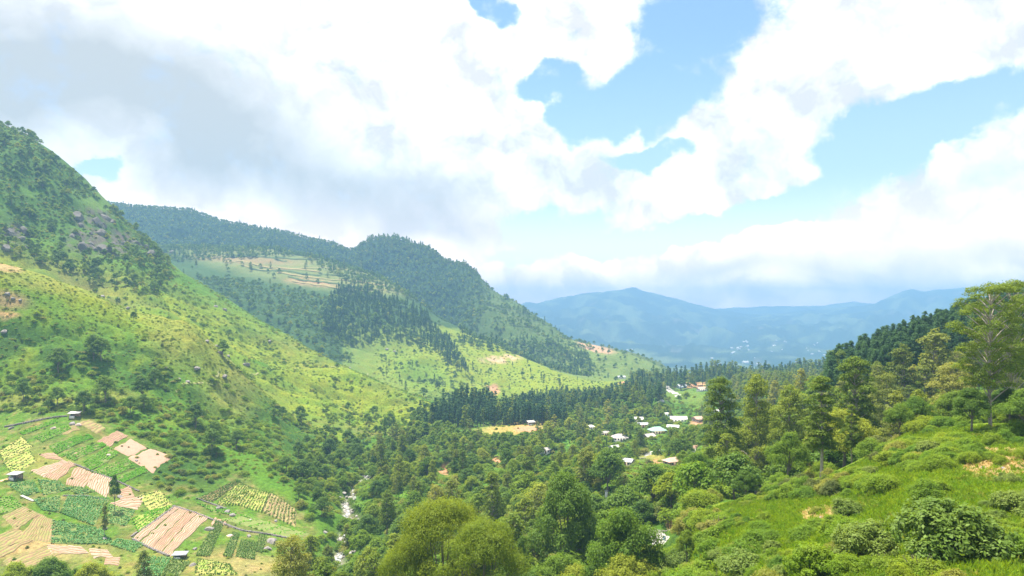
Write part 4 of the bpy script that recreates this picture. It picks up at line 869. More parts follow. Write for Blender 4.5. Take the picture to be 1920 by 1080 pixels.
# everything past the largest: one object for each kind, its plants set out by geometry nodes
def stuff_points(name, pts, protos, label, kind='stuff'):
    """pts: list of x,y,z,scale,rot,index; protos: meshes"""
    if not pts: return
    A = np.array(pts, float); me = bpy.data.meshes.new(name); me.vertices.add(len(A)); me.vertices.foreach_set('co', A[:, :3].astype(np.float32).ravel())
    for nm, arr, ty in (('s', A[:, 3], 'FLOAT'), ('r', A[:, 4], 'FLOAT'), ('k', A[:, 5], 'INT')):
        a = me.attributes.new(nm, ty, 'POINT'); a.data.foreach_set('value', arr.astype(np.int32 if ty == 'INT' else np.float32))
    o = link(name, me, label=label, kind=kind)
    ng = bpy.data.node_groups.new(name + '_set_out', 'GeometryNodeTree'); ng.interface.new_socket('Geometry', in_out='INPUT', socket_type='NodeSocketGeometry'); ng.interface.new_socket('Geometry', in_out='OUTPUT', socket_type='NodeSocketGeometry')
    N = ng.nodes; gi = N.new('NodeGroupInput'); go = N.new('NodeGroupOutput'); jn = N.new('GeometryNodeJoinGeometry')
    def attr(nm, ty): q = N.new('GeometryNodeInputNamedAttribute'); q.data_type = ty; q.inputs[0].default_value = nm; return q.outputs[0]
    sA = attr('s', 'FLOAT'); rA = attr('r', 'FLOAT'); kA = attr('k', 'INT')
    cr = N.new('ShaderNodeCombineXYZ'); ng.links.new(rA, cr.inputs[2])
    for i, mesh in enumerate(protos):
        po = bpy.data.objects.new(name + '_source', mesh)
        oi = N.new('GeometryNodeObjectInfo'); oi.inputs[0].default_value = po; oi.inputs['As Instance'].default_value = True
        cmpn = N.new('FunctionNodeCompare'); cmpn.data_type = 'INT'; cmpn.operation = 'EQUAL'
        ins = [q for q in cmpn.inputs if q.type == 'INT']; ng.links.new(kA, ins[0]); ins[1].default_value = i
        ip = N.new('GeometryNodeInstanceOnPoints'); m2p = N.new('GeometryNodeMeshToPoints'); ng.links.new(gi.outputs[0], m2p.inputs['Mesh'])
        ng.links.new(m2p.outputs[0], ip.inputs['Points']); ng.links.new(cmpn.outputs[0], ip.inputs['Selection']); ng.links.new(oi.outputs['Geometry'], ip.inputs['Instance'])
        ng.links.new(cr.outputs[0], ip.inputs['Rotation']); ng.links.new(sA, ip.inputs['Scale']); ng.links.new(ip.outputs[0], jn.inputs[0])
    ng.links.new(jn.outputs[0], go.inputs[0]); md = o.modifiers.new('set_out', 'NODES'); md.node_group = ng
    return o
STUFF = {'broadleaf_tree': ('broadleaf_woodland', 'remaining small broadleaf trees filling the valley and far slopes'), 'tall_tree': ('tall_woodland', 'remaining small tall trees of the valley and ridges'),
         'pine_tree': ('pine_woodland', 'remaining pines of the woods on belt and ridges'), 'shrub': ('undergrowth', 'low scrub covering the slopes and the gaps between trees'), 'banana_plant': ('banana_thicket', 'small banana plants between the valley trees'), 'column_tree': ('column_woodland', 'few slim column-shaped trees in the valley')}
buck = {}
for i in rest:
    x, y, z, kd, s, rt = K[i][:6]; nm = NAMEOF[kd]; lod = lod_of(y); v = i % NVAR[kd] if lod < 3 else i % min(2, NVAR[kd])
    L, protos = buck.setdefault(nm, ([], {})); key = (kd, lod, v)
    if key not in protos: protos[key] = len(protos)
    L.append((x, y, z - .15, s, rt, protos[key]))
for nm, (L, protos) in buck.items():
    stuff_points(STUFF[nm][0], L, [plant(*k_)['joined'] for k_ in protos], STUFF[nm][1])
print('plants', len(K), 'single', len(single))
# ------------------------------------------------------------------ fields on the left terraces
def gz1(x, y): return float(ground(x, y))
SOILM = simple('pink_soil', (.42, .265, .185), .95, .3, .25, .12, second=(.33, .205, .14)); PALESOIL = simple('pale_soil', (.46, .325, .24), .95, .3, .25, .12, second=(.37, .25, .175)); FURROW = simple('shaded_weedy_furrow', (.28, .17, .10), .95, .4, .6, .1, second=(.14, .15, .05))  # furrow strips coloured dark and weedy, painting in shade the high sun barely gives
STRAWM = simple('straw_soil', (.32, .24, .11), .95, .4, .5, .15, second=(.20, .20, .06)); DARKSOIL = simple('bed_soil', (.17, .20, .06), .95, .35, .8, .1, second=(.16, .20, .05)); DOMEM = simple('yellowing_field', (.36, .33, .10), .95, .3, .4, .15, second=(.22, .29, .05))
CROP_G = leaf_mat('young_green_crop', (.11, .34, .010), (.17, .42, .014), .4); CROP_T = leaf_mat('teal_vegetables', (.10, .27, .075), (.15, .33, .11), .3); CROP_Y = leaf_mat('yellow_green_crop', (.06, .14, .015), (.095, .17, .022), .3)
def quad_world(c, grow=1.2):
    mx, my = sum(q[0] for q in c) / len(c), sum(q[1] for q in c) / len(c)
    return [hit(mx + (px - mx) * grow, my + (py - my) * grow) for px, py in c]
def field(corners, mat, crop, rows, label, lift=.25, cols=14, dens=1.0, group=None, hgt=.35):
    """corners a,b,c,d in order; the rows run from edge a-d to edge b-c"""
    a, b, c, d = quad_world(corners); nu = cols; nv = rows * 4 if rows else 14
    V = []; r = np.random.default_rng(len(label) * 7 + rows); Zc = []
    for j in range(nv + 1):
        t = j / nv
        for i in range(nu + 1):
            s = i / nu; p = a.lerp(b, s).lerp(d.lerp(c, s), t)
            wob = 1.5 * fbm(np.array([p.x / 4]), np.array([p.y / 4]), 3, 5)[0]
            x, y = p.x + wob, p.y - wob * .8; edge = min(s, 1 - s, t, 1 - t) < 1e-6
            fur = (.2 * math.sin(t * rows * 2 * math.pi - 1.57)) if rows else .05 * r.normal()
            V.append((x, y, gz1(x, y) + (lift + fur if not edge else -.5)))
    n1 = nu + 1; Q = [[j * n1 + i, j * n1 + i + 1, (j + 1) * n1 + i + 1, (j + 1) * n1 + i] for j in range(nv) for i in range(nu)]
    mi = np.array([1 if rows and j % 4 == 3 and mat in (SOILM, PALESOIL, STRAWM) else 0 for j in range(nv) for i in range(nu)])
    me = mesh_np('field', np.array(V), np.array(Q), None, smooth=True, midx=mi, mats=[mat, FURROW])
    if (Vector(V[n1]) - Vector(V[0])).cross(Vector(V[1]) - Vector(V[0])).z > 0: me.flip_normals()
    f = link('field', me, label=label, cat='field', group=group)
    if crop:
        L1 = ((b - a).length + (c - d).length) / 2; L2 = ((d - a).length + (c - b).length) / 2; rr = max(rows, 3)
        per = int(L1 / .42 * dens); pts = []; nn = []
        for j in range(rr):
            t = (j + .5) / rr
            s = np.clip((np.arange(per) + r.uniform(-.4, .4, per)) / per, .02, .98); tt = np.clip(t + r.normal(size=per) * .1 / rr, .02, .98)
            for k_ in range(5):
                q = np.stack([np.array(a) * (1 - s[i]) * (1 - tt[i]) + np.array(b) * s[i] * (1 - tt[i]) + np.array(d) * (1 - s[i]) * tt[i] + np.array(c) * s[i] * tt[i] for i in range(per)]) if k_ == 0 else q0
                q0 = q; w = q + r.normal(size=q.shape) * np.array([.16, .16, 0]); w[:, 2] = ground(w[:, 0], w[:, 1]) + lift + r.uniform(.02, hgt, per); pts.append(w)
        P_ = np.vstack(pts); gapn = fbm(P_[:, 0] / 4, P_[:, 1] / 4, 3, 66); P_ = P_[gapn > -.32]; n_ = unit(r.normal(size=P_.shape) * .5 + np.array([0, 0, 1.0])); v, q = leaf_arr(cards(P_, n_, .55, .7, r=r))
        link('crop_rows', mesh_np('crop_rows', v, q, crop), f, kind='stuff')
    return f
fd_ = [
 ([(42,810),(100,789),(103,794),(48,814)], DARKSOIL, CROP_G, 5, 'narrow bright green bed, topmost of the terraced beds by the upper hut'),
 ([(69,820),(123,801),(129,807),(83,828)], DARKSOIL, CROP_G, 6, 'bright green bed just below the topmost one, left of the big pale boulders'),
 ([(98,837),(162,818),(169,823),(110,850)], DARKSOIL, CROP_G, 8, 'third bright green bed down from the upper hut, with a pale stone in it'),
 ([(117,854),(188,833),(194,837),(144,862)], DARKSOIL, CROP_G, 7, 'fourth bright green bed down, split by thin brown lines'),
 ([(162,866),(200,841),(219,852),(173,881)], DARKSOIL, CROP_G, 8, 'wide bright green bed left of the two lower bare plots'),
 ([(177,885),(235,862),(248,877),(208,893)], DARKSOIL, CROP_G, 8, 'bright green bed below the lowest bare plot of the upper row'),
 ([(223,897),(267,877),(275,885),(233,904)], DARKSOIL, CROP_G, 6, 'lowest and right-most of the bright green beds'),
 ([(150,795),(168,789),(196,803),(180,812)], STRAWM, None, 6, 'strip of yellowing soil right below the upper hut'),
 ([(185,827),(221,810),(238,818),(204,837)], SOILM, None, 9, 'smallest and highest of the three bare pink plots on the field edge'),
 ([(215,841),(246,825),(273,840),(242,856)], SOILM, None, 0, 'middle one of the three bare pink plots on the field edge'),
 ([(244,860),(281,843),(321,856),(285,885)], SOILM, None, 0, 'largest and lowest of the three bare pink plots on the field edge'),
 ([(62,883),(117,864),(125,868),(83,893)], PALESOIL, None, 7, 'long pale bare strip on the left of the lower terrace row'),
 ([(87,893),(129,866),(140,870),(108,900)], SOILM, None, 6, 'bare strip right of the long pale one on the lower terrace row'),
 ([(73,852),(100,850),(117,862),(88,860)], SOILM, None, 4, 'small bare patch above the long pale strip'),
 ([(125,906),(146,877),(175,889),(154,914)], SOILM, None, 8, 'smooth bare plot in the middle of the lower terrace row'),
 ([(165,910),(179,887),(208,897),(198,931)], PALESOIL, None, 10, 'furrowed bare plot just left of the lone dark tree'),
 ([(225,918),(244,914),(252,933),(227,937)], SOILM, None, 7, 'furrowed bare plot just right of the lone dark tree'),
 ([(208,945),(271,929),(256,956),(229,950)], PALESOIL, None, 6, 'bare plot with a green tuft, lowest of the lower terrace row'),
 ([(17,910),(62,904),(71,922),(48,929)], DARKSOIL, CROP_T, 12, 'teal vegetable plot right beside the hut at the left edge'),
 ([(75,902),(108,904),(125,918),(83,927)], DARKSOIL, CROP_T, 9, 'teal vegetable plot under the long bare strips'),
 ([(125,916),(150,914),(176,922),(150,928)], DARKSOIL, CROP_T, 6, 'small teal plot beneath the smooth bare plot'),
 ([(67,939),(112,933),(108,960),(83,956)], DARKSOIL, CROP_T, 10, 'teal vegetable plot with slanting rows, left of the widest teal field'),
 ([(119,960),(133,933),(198,937),(173,981)], DARKSOIL, CROP_T, 16, 'widest teal vegetable field in the middle of the terraces'),
 ([(208,950),(250,960),(235,984),(200,979)], DARKSOIL, CROP_T, 10, 'teal plot right of the thin grey-green tree, ending in a curve'),
 ([(107,980),(180,992),(205,1018),(103,1017)], DARKSOIL, CROP_T, 14, 'large teal field below the green bank, beside the straw fields'),
 ([(222,1013),(267,1020),(250,1035),(213,1023)], DARKSOIL, CROP_T, 8, 'small teal plot left of the big pale ploughed field'),
 ([(8,970),(45,952),(72,965),(30,993)], STRAWM, None, 9, 'straw-covered plot at the left edge, upper one'),
 ([(37,1012),(77,967),(102,978),(95,1015)], STRAWM, None, 12, 'straw-covered plot with slanting rows left of the large teal field'),
 ([(0,1005),(30,993),(62,1012),(0,1045)], STRAWM, None, 8, 'straw-covered plot at the left edge, lower one'),
 ([(0,937),(22,933),(43,950),(0,965)], DARKSOIL, CROP_G, 8, 'small green plot at the left edge under the hut'),
 ([(252,1008),(325,952),(334,952),(262,1016)], PALESOIL, None, 5, 'first pale furrowed strip from the left in the big ploughed field'),
 ([(266,1018),(336,954),(350,959),(285,1026)], PALESOIL, None, 7, 'second pale furrowed strip from the left in the big ploughed field'),
 ([(288,1028),(353,960),(367,965),(302,1034)], SOILM, None, 6, 'third furrowed strip from the left in the big ploughed field'),
 ([(305,1036),(370,966),(388,973),(320,1041)], PALESOIL, None, 7, 'right-most pale furrowed strip of the big ploughed field'),
 ([(371,1038),(404,982),(417,984),(394,1040)], DARKSOIL, CROP_Y, 6, 'slanting green bed just right of the big ploughed field'),
 ([(420,1040),(437,1002),(447,1004),(436,1043)], DARKSOIL, CROP_Y, 4, 'slim green bed below the flat pink rock'),
 ([(444,1044),(454,1015),(479,1020),(475,1047)], DARKSOIL, CROP_Y, 9, 'green bed with fine rows left of the big grey boulder'),
 ([(481,1032),(486,1004),(500,1010),(492,1035)], DARKSOIL, CROP_Y, 4, 'small green bed touching the big grey boulder'),
 ([(425,976),(462,967),(571,999),(541,1009)], DARKSOIL, CROP_G, 6, 'long vivid green strip under the round yellowing terrace'),
 ([(373,934),(440,903),(446,905),(402,938)], STRAWM, CROP_Y, 6, 'left-most strip of the round yellowing terrace, mostly straw'),
 ([(408,945),(448,907),(469,917),(448,945)], DOMEM, CROP_Y, 8, 'second strip of the round yellowing terrace'),
 ([(450,945),(471,917),(502,926),(490,959)], DOMEM, CROP_Y, 9, 'third strip of the round yellowing terrace'),
 ([(494,959),(510,926),(551,955),(551,985)], STRAWM, CROP_Y, 10, 'right-hand rounded end of the yellowing terrace'),
 ([(262,1076),(275,1047),(317,1049),(298,1078)], DARKSOIL, CROP_T, 9, 'green-blue rows at the bottom, left of the white-roofed shelter'),
 ([(300,1079),(325,1051),(354,1055),(333,1079)], DARKSOIL, CROP_Y, 8, 'slanting rows at the bottom under the white-roofed shelter'),
 ([(375,1051),(429,1061),(440,1078),(370,1078)], DOMEM, CROP_Y, 8, 'faded rows at the bottom right of the white-roofed shelter'),
 ([(200,1046),(226,1047),(220,1060),(196,1058)], SOILM, None, 4, 'small orange soil patch at the bottom above the bushy trees'),
 ([(262,932),(300,922),(320,944),(290,964)], DOMEM, CROP_Y, 7, 'yellowish weedy plot between the lone tree terrace and the big ploughed field'),
 ([(252,972),(284,960),(316,952),(262,998)], DOMEM, CROP_G, 6, 'green strip along the left wall of the big ploughed field'),
 ([(10,1052),(85,1026),(112,1040),(30,1074)], STRAWM, None, 8, 'long straw-coloured plot in the bottom left corner'),
 ([(90,1024),(150,1026),(165,1038),(98,1038)], PALESOIL, None, 5, 'pale bare strip below the large teal field'),
 ([(168,1030),(200,1032),(210,1044),(176,1046)], PALESOIL, None, 4, 'small bare patch right of the pale strip below the large teal field'),
 ([(10,868),(52,846),(66,866),(24,886)], DOMEM, CROP_Y, 6, 'yellow-green plot above the hut at the left edge'),
 ([(0,845),(40,822),(58,838),(8,862)], DOMEM, CROP_Y, 6, 'yellow-green plot at the left edge near the upper wall'),
 ([(131,850),(160,838),(164,843),(142,858)], SOILM, None, 3, 'thin brown strip between the fourth green bed and the widest one'),
 ([(181,884),(232,861),(236,864),(190,888)], STRAWM, None, 2, 'thin dry strip along the green bed below the bare plots'),
 ([(112,808),(140,799),(148,806),(120,816)], STRAWM, None, 4, 'dry patch left of the big boulders under the upper hut'),
 ([(396,985),(404,972),(424,980),(416,984)], SOILM, None, 3, 'small brown patch beside the overhanging grey boulder'),
 ([(375,945),(420,955),(470,972),(400,960)], DARKSOIL, CROP_G, 4, 'short vivid green strip right of the big ploughed field top'),
]
for cn, mt, cr, rw, lb in fd_: field(cn, mt, cr, rw, lb, group='terraced field plots on the left', dens=.9 if cr is not CROP_Y else .6)

# ------------------------------------------------------------------ rocks
ROCK_G = simple('grey_rock', (.30, .27, .25), .9, .35, .8, .2, second=(.17, .15, .14)); ROCK_W = simple('river_rock', (.40, .37, .34), .85, .35, .8, .1, second=(.24, .22, .20)); CLIFF = simple('cliff_rock', (.17, .155, .14), .95, .4, .25, .4, second=(.075, .09, .045)); ROCK_P = simple('pinkish_rock', (.55, .42, .36), .9, .2, .8, .15)
import bmesh
def rock_mesh(seed, mat, sub=2, ang=.35):
    r = random.Random(seed); bm = bmesh.new(); bmesh.ops.create_icosphere(bm, subdivisions=sub, radius=1)
    planes = [(Vector((r.gauss(0, 1), r.gauss(0, 1), r.gauss(0, 1))).normalized(), r.uniform(.55, .85)) for _ in range(9)]
    for v in bm.verts:
        for n_, d_ in planes:
            e = v.co.dot(n_) - d_
            if e > 0: v.co -= n_ * e
        v.co *= 1 + r.uniform(-.05, .05)
        v.co.z = v.co.z * .72 + .25
    me = bpy.data.meshes.new('rock'); bm.to_mesh(me); bm.free(); me.materials.append(mat); return me
RK = {k_: [rock_mesh(s + 3 * i, m_, 3 if k_ == 'cliff' else 2) for s in range(4)] for i, (k_, m_) in enumerate([('grey', ROCK_G), ('white', ROCK_W), ('pink', ROCK_P), ('cliff', CLIFF)])}
rl_used = {}
def boulder(px, py, w_px, kind, label, asp=1.0, name='boulder', group=None, rot=None, sink=.25):
    p = hit(px, py); s = w_px / F * p.y / 2; r = random.Random(int(px * 7 + py))
    o = link(name, RK[kind][r.randrange(4)], label=label, cat='rock', group=group, loc=(p.x, p.y, p.z - s * sink), rotz=r.uniform(0, 6.28) if rot is None else rot)
    o.scale = (s * 1.15, s * 1.0, s * asp); return o
for a in [(100, 803, 10, 'pink', 'pale boulder between the two topmost green beds'), (136, 795, 13, 'grey', 'left one of the big boulders under the upper terrace hut'), (147, 797, 12, 'pink', 'right one of the big boulders under the upper terrace hut'),
          (204, 854, 10, 'pink', 'pale flat stone in the wide bright green bed'), (256, 864, 9, 'grey', 'dark stone on the edge of the largest bare plot'), (130, 838, 6, 'pink', 'small pale stone in the third green bed'),
          (392, 994, 18, 'grey', 'overhanging grey boulder right of the big ploughed field'), (433, 1005, 20, 'pink', 'flat pinkish rock above the green beds', .6), (467, 1006, 11, 'grey', 'grey rock between the flat pink rock and the biggest boulder'),
          (508, 1016, 25, 'grey', 'biggest grey boulder at the right end of the green beds', .9), (501, 1030, 17, 'grey', 'lower boulder touching the biggest grey boulder'), (427, 961, 15, 'grey', 'left one of the grey rock pair below the yellowing terrace'),
          (436, 967, 13, 'grey', 'right one of the grey rock pair below the yellowing terrace'), (411, 954, 14, 'grey', 'grey rock higher left of the rock pair below the yellowing terrace'), (469, 976, 8, 'white', 'white upright stone in the long vivid green strip'),
          (361, 1060, 13, 'grey', 'dark boulder below and right of the white-roofed shelter'), (366, 1030, 10, 'grey', 'rock at the lower right corner of the big ploughed field'), (196, 1011, 11, 'grey', 'dark rock in the large teal field'), (517, 977, 9, 'grey', 'rock on the rim of the yellowing terrace'),
          (225, 932, 12, 'grey', 'dark rock at the foot of the lone dark tree'), (196, 992, 11, 'grey', 'rock at the foot of the thin grey-green tree'), (22, 803, 10, 'grey', 'grey rock at the left end of the upper field wall'),
          (1688, 914, 13, 'pink', 'bare pinkish rock in the bright grass slope'), (985, 1052, 12, 'white', 'white rock glimpsed low in the valley trees'), (1062, 984, 12, 'white', 'white rock right of the large dark pointed tree'), (908, 1072, 22, 'white', 'pale grey flat rock at the bottom edge in the trees', .5),
          (1540, 970, 9, 'pink', 'pale stone in the straw patch behind the round bright shrub'), (1882, 880, 14, 'grey', 'dark rock on the straw patch of the right slope'), (1845, 878, 12, 'grey', 'smaller dark rock left of the other on the straw patch'), (1860, 835, 15, 'grey', 'rock at the foot of the tallest tree')]:
    boulder(*a)
CR = {}
for i, (px, py, w_) in enumerate([(193, 557, 12), (222, 560, 8), (240, 578, 9), (404, 575, 9), (420, 581, 10), (406, 650, 11), (412, 662, 12), (428, 668, 9), (462, 684, 13), (370, 691, 12), (421, 706, 12), (310, 690, 9), (334, 712, 11), (352, 716, 9), (15, 552, 12), (25, 560, 9), (38, 563, 8), (8, 622, 12), (506, 640, 8), (740, 660, 8), (725, 655, 7), (655, 690, 6), (185, 660, 8), (75, 775, 8), (388, 640, 10)]):
    w2, m2, _ = relation(px, py); CR[(w2, m2)] = CR.get((w2, m2), -1) + 1; boulder(px, py, w_, 'grey', f'grey rock {"beside" if w2 == "right beside" else w2} {m2}, number {i + 1} counting along the slope' if False else f'{["weathered", "dark", "small", "jagged", "low"][i % 5]} grey rock {"beside" if w2 == "right beside" else w2} {m2}' + ('' if CR[(w2, m2)] == 0 else ', ' + ['', 'second', 'third', 'fourth', 'fifth', 'sixth', 'seventh', 'eighth', 'ninth', 'tenth', 'eleventh', 'twelfth', 'thirteenth'][CR[(w2, m2)]] + ' of them'), group='rocks on the left slopes')
cr = random.Random(5); CN = {}
for i in range(38):
    cx, cy, rx, ry = [(175, 412, 34, 14), (165, 452, 30, 18), (215, 450, 46, 16), (25, 448, 26, 18), (300, 470, 30, 10)][i % 5]
    px = cx + cr.uniform(-1, 1) * rx; py = cy + cr.uniform(-1, 1) * ry; w2, m2, _ = relation(px, py)
    key = (w2, m2); CN[key] = CN.get(key, 0) + 1
    o = boulder(px, py, cr.uniform(10, 26), 'cliff', f'grey cliff crag {"in the middle of" if w2 == "right beside" else w2} {m2}, {["broadest", "second", "third", "fourth", "fifth", "sixth", "seventh", "eighth", "ninth", "tenth", "eleventh", "twelfth", "thirteenth", "fourteenth", "fifteenth", "sixteenth"][min(15, CN[key] - 1)]} of its cluster', cr.uniform(1.2, 2.1), 'rock_outcrop', 'crags of the left mountain cliffs', sink=.95)
# boulders along the river
rr_ = random.Random(11); small = []; RBL = []
for i in range(420):
    k_ = rr_.randrange(len(RA) - 1); q = RA[k_]; a = rr_.uniform(0, 6.28); dd = abs(rr_.gauss(0, 3.0)) + .4; x, y = q[0] + math.cos(a) * dd, q[1] + math.sin(a) * dd; s = rr_.uniform(.35, 1.0) ** 2 * 1.7 + .2
    z = gz1(x, y)
    if i < 70 and s > .4:
        px = x / y * F + CX; py = HY - z / y * F; w2, m2, _ = relation(px, py)
        o = link('river_boulder', RK['white' if i % 3 else 'grey'][i % 4], label=None, cat='rock', group='boulders of the river bed', loc=(x, y, z - .1), rotz=a); o.scale = (s * 1.2, s, s * .9)
        RBL.append((py, px, o, i % 3))
    else: small.append((x, y, z - .1, s * .7, a, i % 4))
cnt = {}
for py, px, o, w in sorted(RBL, key=lambda q: q[0]):
    reach = 'upper' if py < 905 else 'middle' if py < 970 else 'lower'; key = (reach, w > 0); cnt[key] = cnt.get(key, 0) + 1
    o['label'] = f'{"pale" if w else "dark grey"} boulder in the {reach} river bed, {ORD[min(29, cnt[key] - 1)].replace(" nearest", "") if cnt[key] > 1 else "first"} going downstream'
stuff_points('river_pebbles', small, RK['white'], 'small pale stones strewn along the river bed')
# water
wm, T = new_mat('river_water'); o_ = T.n('ShaderNodeOutputMaterial'); b_ = T.n('ShaderNodeBsdfPrincipled'); T.t.links.new(b_.outputs[0], o_.inputs[0]); g_ = T.n('ShaderNodeNewGeometry')
f_, _ = T.noise(g_.outputs['Position'], .9, 5, .65); T.put(b_.inputs['Base Color'], T.mix(T.mr(f_, .45, .6), (.10, .11, .09), (.75, .77, .76))); b_.inputs['Roughness'].default_value = .15
bp_ = T.n('ShaderNodeBump'); bp_.inputs['Distance'].default_value = .25; T.put(bp_.inputs['Height'], f_); T.put(b_.inputs['Normal'], bp_.outputs[0])
def ribbon(name, P_, width, mat, lift, label=None, kind=None, cat=None, nw=4, thick=.0, flatz=None):
    V = []; n = len(P_)
    for i, p in enumerate(P_):
        t = (P_[min(i + 1, n - 1)] - P_[max(i - 1, 0)]); t.z = 0; t.normalize(); s = Vector((-t.y, t.x, 0)); w = width(i) if callable(width) else width
        for j in range(nw + 1):
            q = p + s * (j / nw - .5) * w; V.append((q.x, q.y, (gz1(q.x, q.y) if flatz is None else p.z + flatz) + lift))
    Q = np.array([[i * (nw + 1) + j, i * (nw + 1) + j + 1, (i + 1) * (nw + 1) + j + 1, (i + 1) * (nw + 1) + j] for i in range(n - 1) for j in range(nw)])
    me = mesh_np(name, np.array(V), Q, mat, smooth=True); return link(name, me, label=label, kind=kind, cat=cat)
RP = [Vector(q) for q in RA]
ribbon('river', RP, lambda i: 2.1 + .9 * math.sin(i * .8), wm, 0, 'shallow rocky river with white water', 'structure', flatz=-1.75)
CONC = simple('concrete', (.42, .41, .38), .9, .25, .5, .02, second=(.30, .285, .25)); EARTH = simple('orange_earth', (.62, .38, .23), .95, .3, .3, .2)
def path_px(pts, n=6):
    W_ = [hit(*p) for p in pts]; out = []
    for i in range(len(W_) - 1):
        for j in range(n): out.append(W_[i].lerp(W_[i + 1], j / n))
    out.append(W_[-1]); return out
ribbon('road', path_px([(1246, 722), (1252, 728), (1258, 734), (1266, 738), (1273, 743)]), 8.5, CONC, .35, 'winding pale concrete road at the valley mouth', 'structure')
ribbon('road', path_px([(1249, 748), (1240, 752), (1230, 757)]), 5, CONC, .35, 'lower stretch of the pale road', 'structure')
ribbon('road', path_px([(1246, 834), (1240, 843), (1232, 850), (1216, 853), (1203, 860)]), 5, CONC, .3, 'pale road below the green-roofed house', 'structure')
ribbon('path', path_px([(330, 735), (400, 722), (460, 700), (560, 690), (650, 688), (690, 700)]), 1.3, simple('trodden_path', (.26, .27, .10), .95, .3), .25, 'thin footpath across the grassy left slope', 'structure')
ribbon('path', path_px([(0, 903), (12, 900), (26, 897)]), 1.6, EARTH, .25, 'short bare path to the hut at the left edge', 'structure')
ribbon('path', path_px([(40, 930), (58, 938), (64, 940)]), 1.2, CONC, .3, 'pale channel between the teal plots', 'structure')

HEDGE = simple('hedge', (.06, .10, .03), .9, .4, .05, .3)
for i, (x0, y0, x1, y1) in enumerate([(430, 482, 640, 497), (420, 492, 690, 514), (470, 503, 725, 528), (520, 512, 725, 536), (540, 519, 700, 541), (548, 527, 690, 547), (400, 476, 600, 488), (455, 498, 600, 510)]):
    ribbon('terrace_bank', path_px([(x0, y0), ((x0 + x1) / 2, (y0 + y1) / 2 + 1.5), (x1, y1)], 8), 5, HEDGE if i % 2 == 0 else STRAWM, 1.2, 'thin terrace bank along the shoulder of the far hill', 'structure')
# stone walls along the terraces
def stone_wall(pts, h_, label):
    h_ *= .6
    P_ = path_px(pts, 5); r = random.Random(len(label)); V = []; Q = []
    L = sum((P_[i + 1] - P_[i]).length for i in range(len(P_) - 1)); n = int(L / .75)
    for k_ in range(n):
        t = k_ / n * (len(P_) - 1); i = int(t); p = P_[i].lerp(P_[i + 1], t - i); z0 = gz1(p.x, p.y)
        for row in range(2):
            s = Vector((r.uniform(.35, .6), r.uniform(.25, .4), r.uniform(.25, .4) * h_)); c = Vector((p.x + r.uniform(-.12, .12), p.y + r.uniform(-.12, .12), z0 + .1 + row * .5 * h_)); b = len(V)
            a = r.uniform(-.5, .5)
            for sz_ in (-1, 1):
                for sy_, sx_ in ((-1, -1), (-1, 1), (1, 1), (1, -1)):
                    x, y = sx_ * s.x * r.uniform(.75, 1), sy_ * s.y * r.uniform(.75, 1); V.append((c.x + x * math.cos(a) - y * math.sin(a), c.y + x * math.sin(a) + y * math.cos(a), c.z + sz_ * s.z))
            Q += [[b, b + 3, b + 2, b + 1], [b + 4, b + 5, b + 6, b + 7], [b, b + 1, b + 5, b + 4], [b + 1, b + 2, b + 6, b + 5], [b + 2, b + 3, b + 7, b + 6], [b + 3, b, b + 4, b + 7]]
    w = link('stone_wall', None, label=label, cat='wall', group='dry stone walls of the terraces', loc=(0, 0, 0)); link('stones', mesh_np('stones', np.array(V), np.array(Q), ROCK_G), w, kind='stuff')
stone_wall([(10, 801), (40, 795), (80, 787), (128, 781)], 1.3, 'long grey field wall running up to the upper terrace hut')
stone_wall([(326, 950), (365, 962), (417, 982), (455, 996), (505, 1003), (556, 1012)], 1.0, 'long dark wall below the round yellowing terrace')
stone_wall([(249, 1012), (285, 1030), (318, 1044)], .9, 'low wall along the foot of the big ploughed field')
stone_wall([(247, 1006), (290, 978), (326, 951)], .8, 'low wall along the left side of the big ploughed field')
stone_wall([(140, 871), (178, 886), (215, 900), (262, 922)], .7, 'low wall between the green beds and the bare plots')
stone_wall([(370, 935), (400, 946), (425, 955)], .7, 'short wall left of the yellowing terrace')
stone_wall([(120, 930), (160, 930), (200, 938)], .6, 'low wall along the top of the widest teal field')

# ------------------------------------------------------------------ buildings
WALL_W = simple('white_wall', (.74, .72, .68), .85, .12, .7, .01); WALL_C = simple('cream_wall', (.60, .50, .38), .85, .15, .7, .01); WALL_B = simple('blue_wall', (.45, .55, .66), .85, .12, .7); WALL_M = simple('mud_wall', (.40, .28, .20), .9, .2, .8, .03)
GLASS = simple('window_glass', (.06, .08, .10), .15, .1); DOORM = simple('wood_door', (.16, .10, .06), .6, .2); SHADE = simple('tarp', (.30, .45, .70), .6, .1)
def roofm(name, c, c2): return simple(name, c, .55, .15, 1.2, 0, second=c2)
R_GREEN = roofm('green_roof', (.32, .50, .40), (.25, .41, .33)); R_WHITE = roofm('white_roof', (.56, .55, .52), (.44, .42, .40)); R_GREY = roofm('asbestos_roof', (.44, .40, .37), (.33, .29, .27)); R_PINK = roofm('faded_tile_roof', (.55, .36, .28), (.42, .27, .20)); R_TIN = roofm('tin_roof', (.46, .48, .51), (.36, .36, .38)); R_RUST = roofm('rusty_roof', (.40, .24, .16), (.30, .2, .15))
def bx(x0, x1, y0, y1, z0, z1):
    V = [(x, y, z) for z in (z0, z1) for y in (y0, y1) for x in (x0, x1)]; return V, [[0, 2, 3, 1], [4, 5, 7, 6], [0, 1, 5, 4], [2, 6, 7, 3], [0, 4, 6, 2], [1, 3, 7, 5]]
def boxpart(name, b, mat, parent): V, Q = bx(*b); return link(name, mesh_np(name, np.array(V, float), np.array(Q), mat), parent)
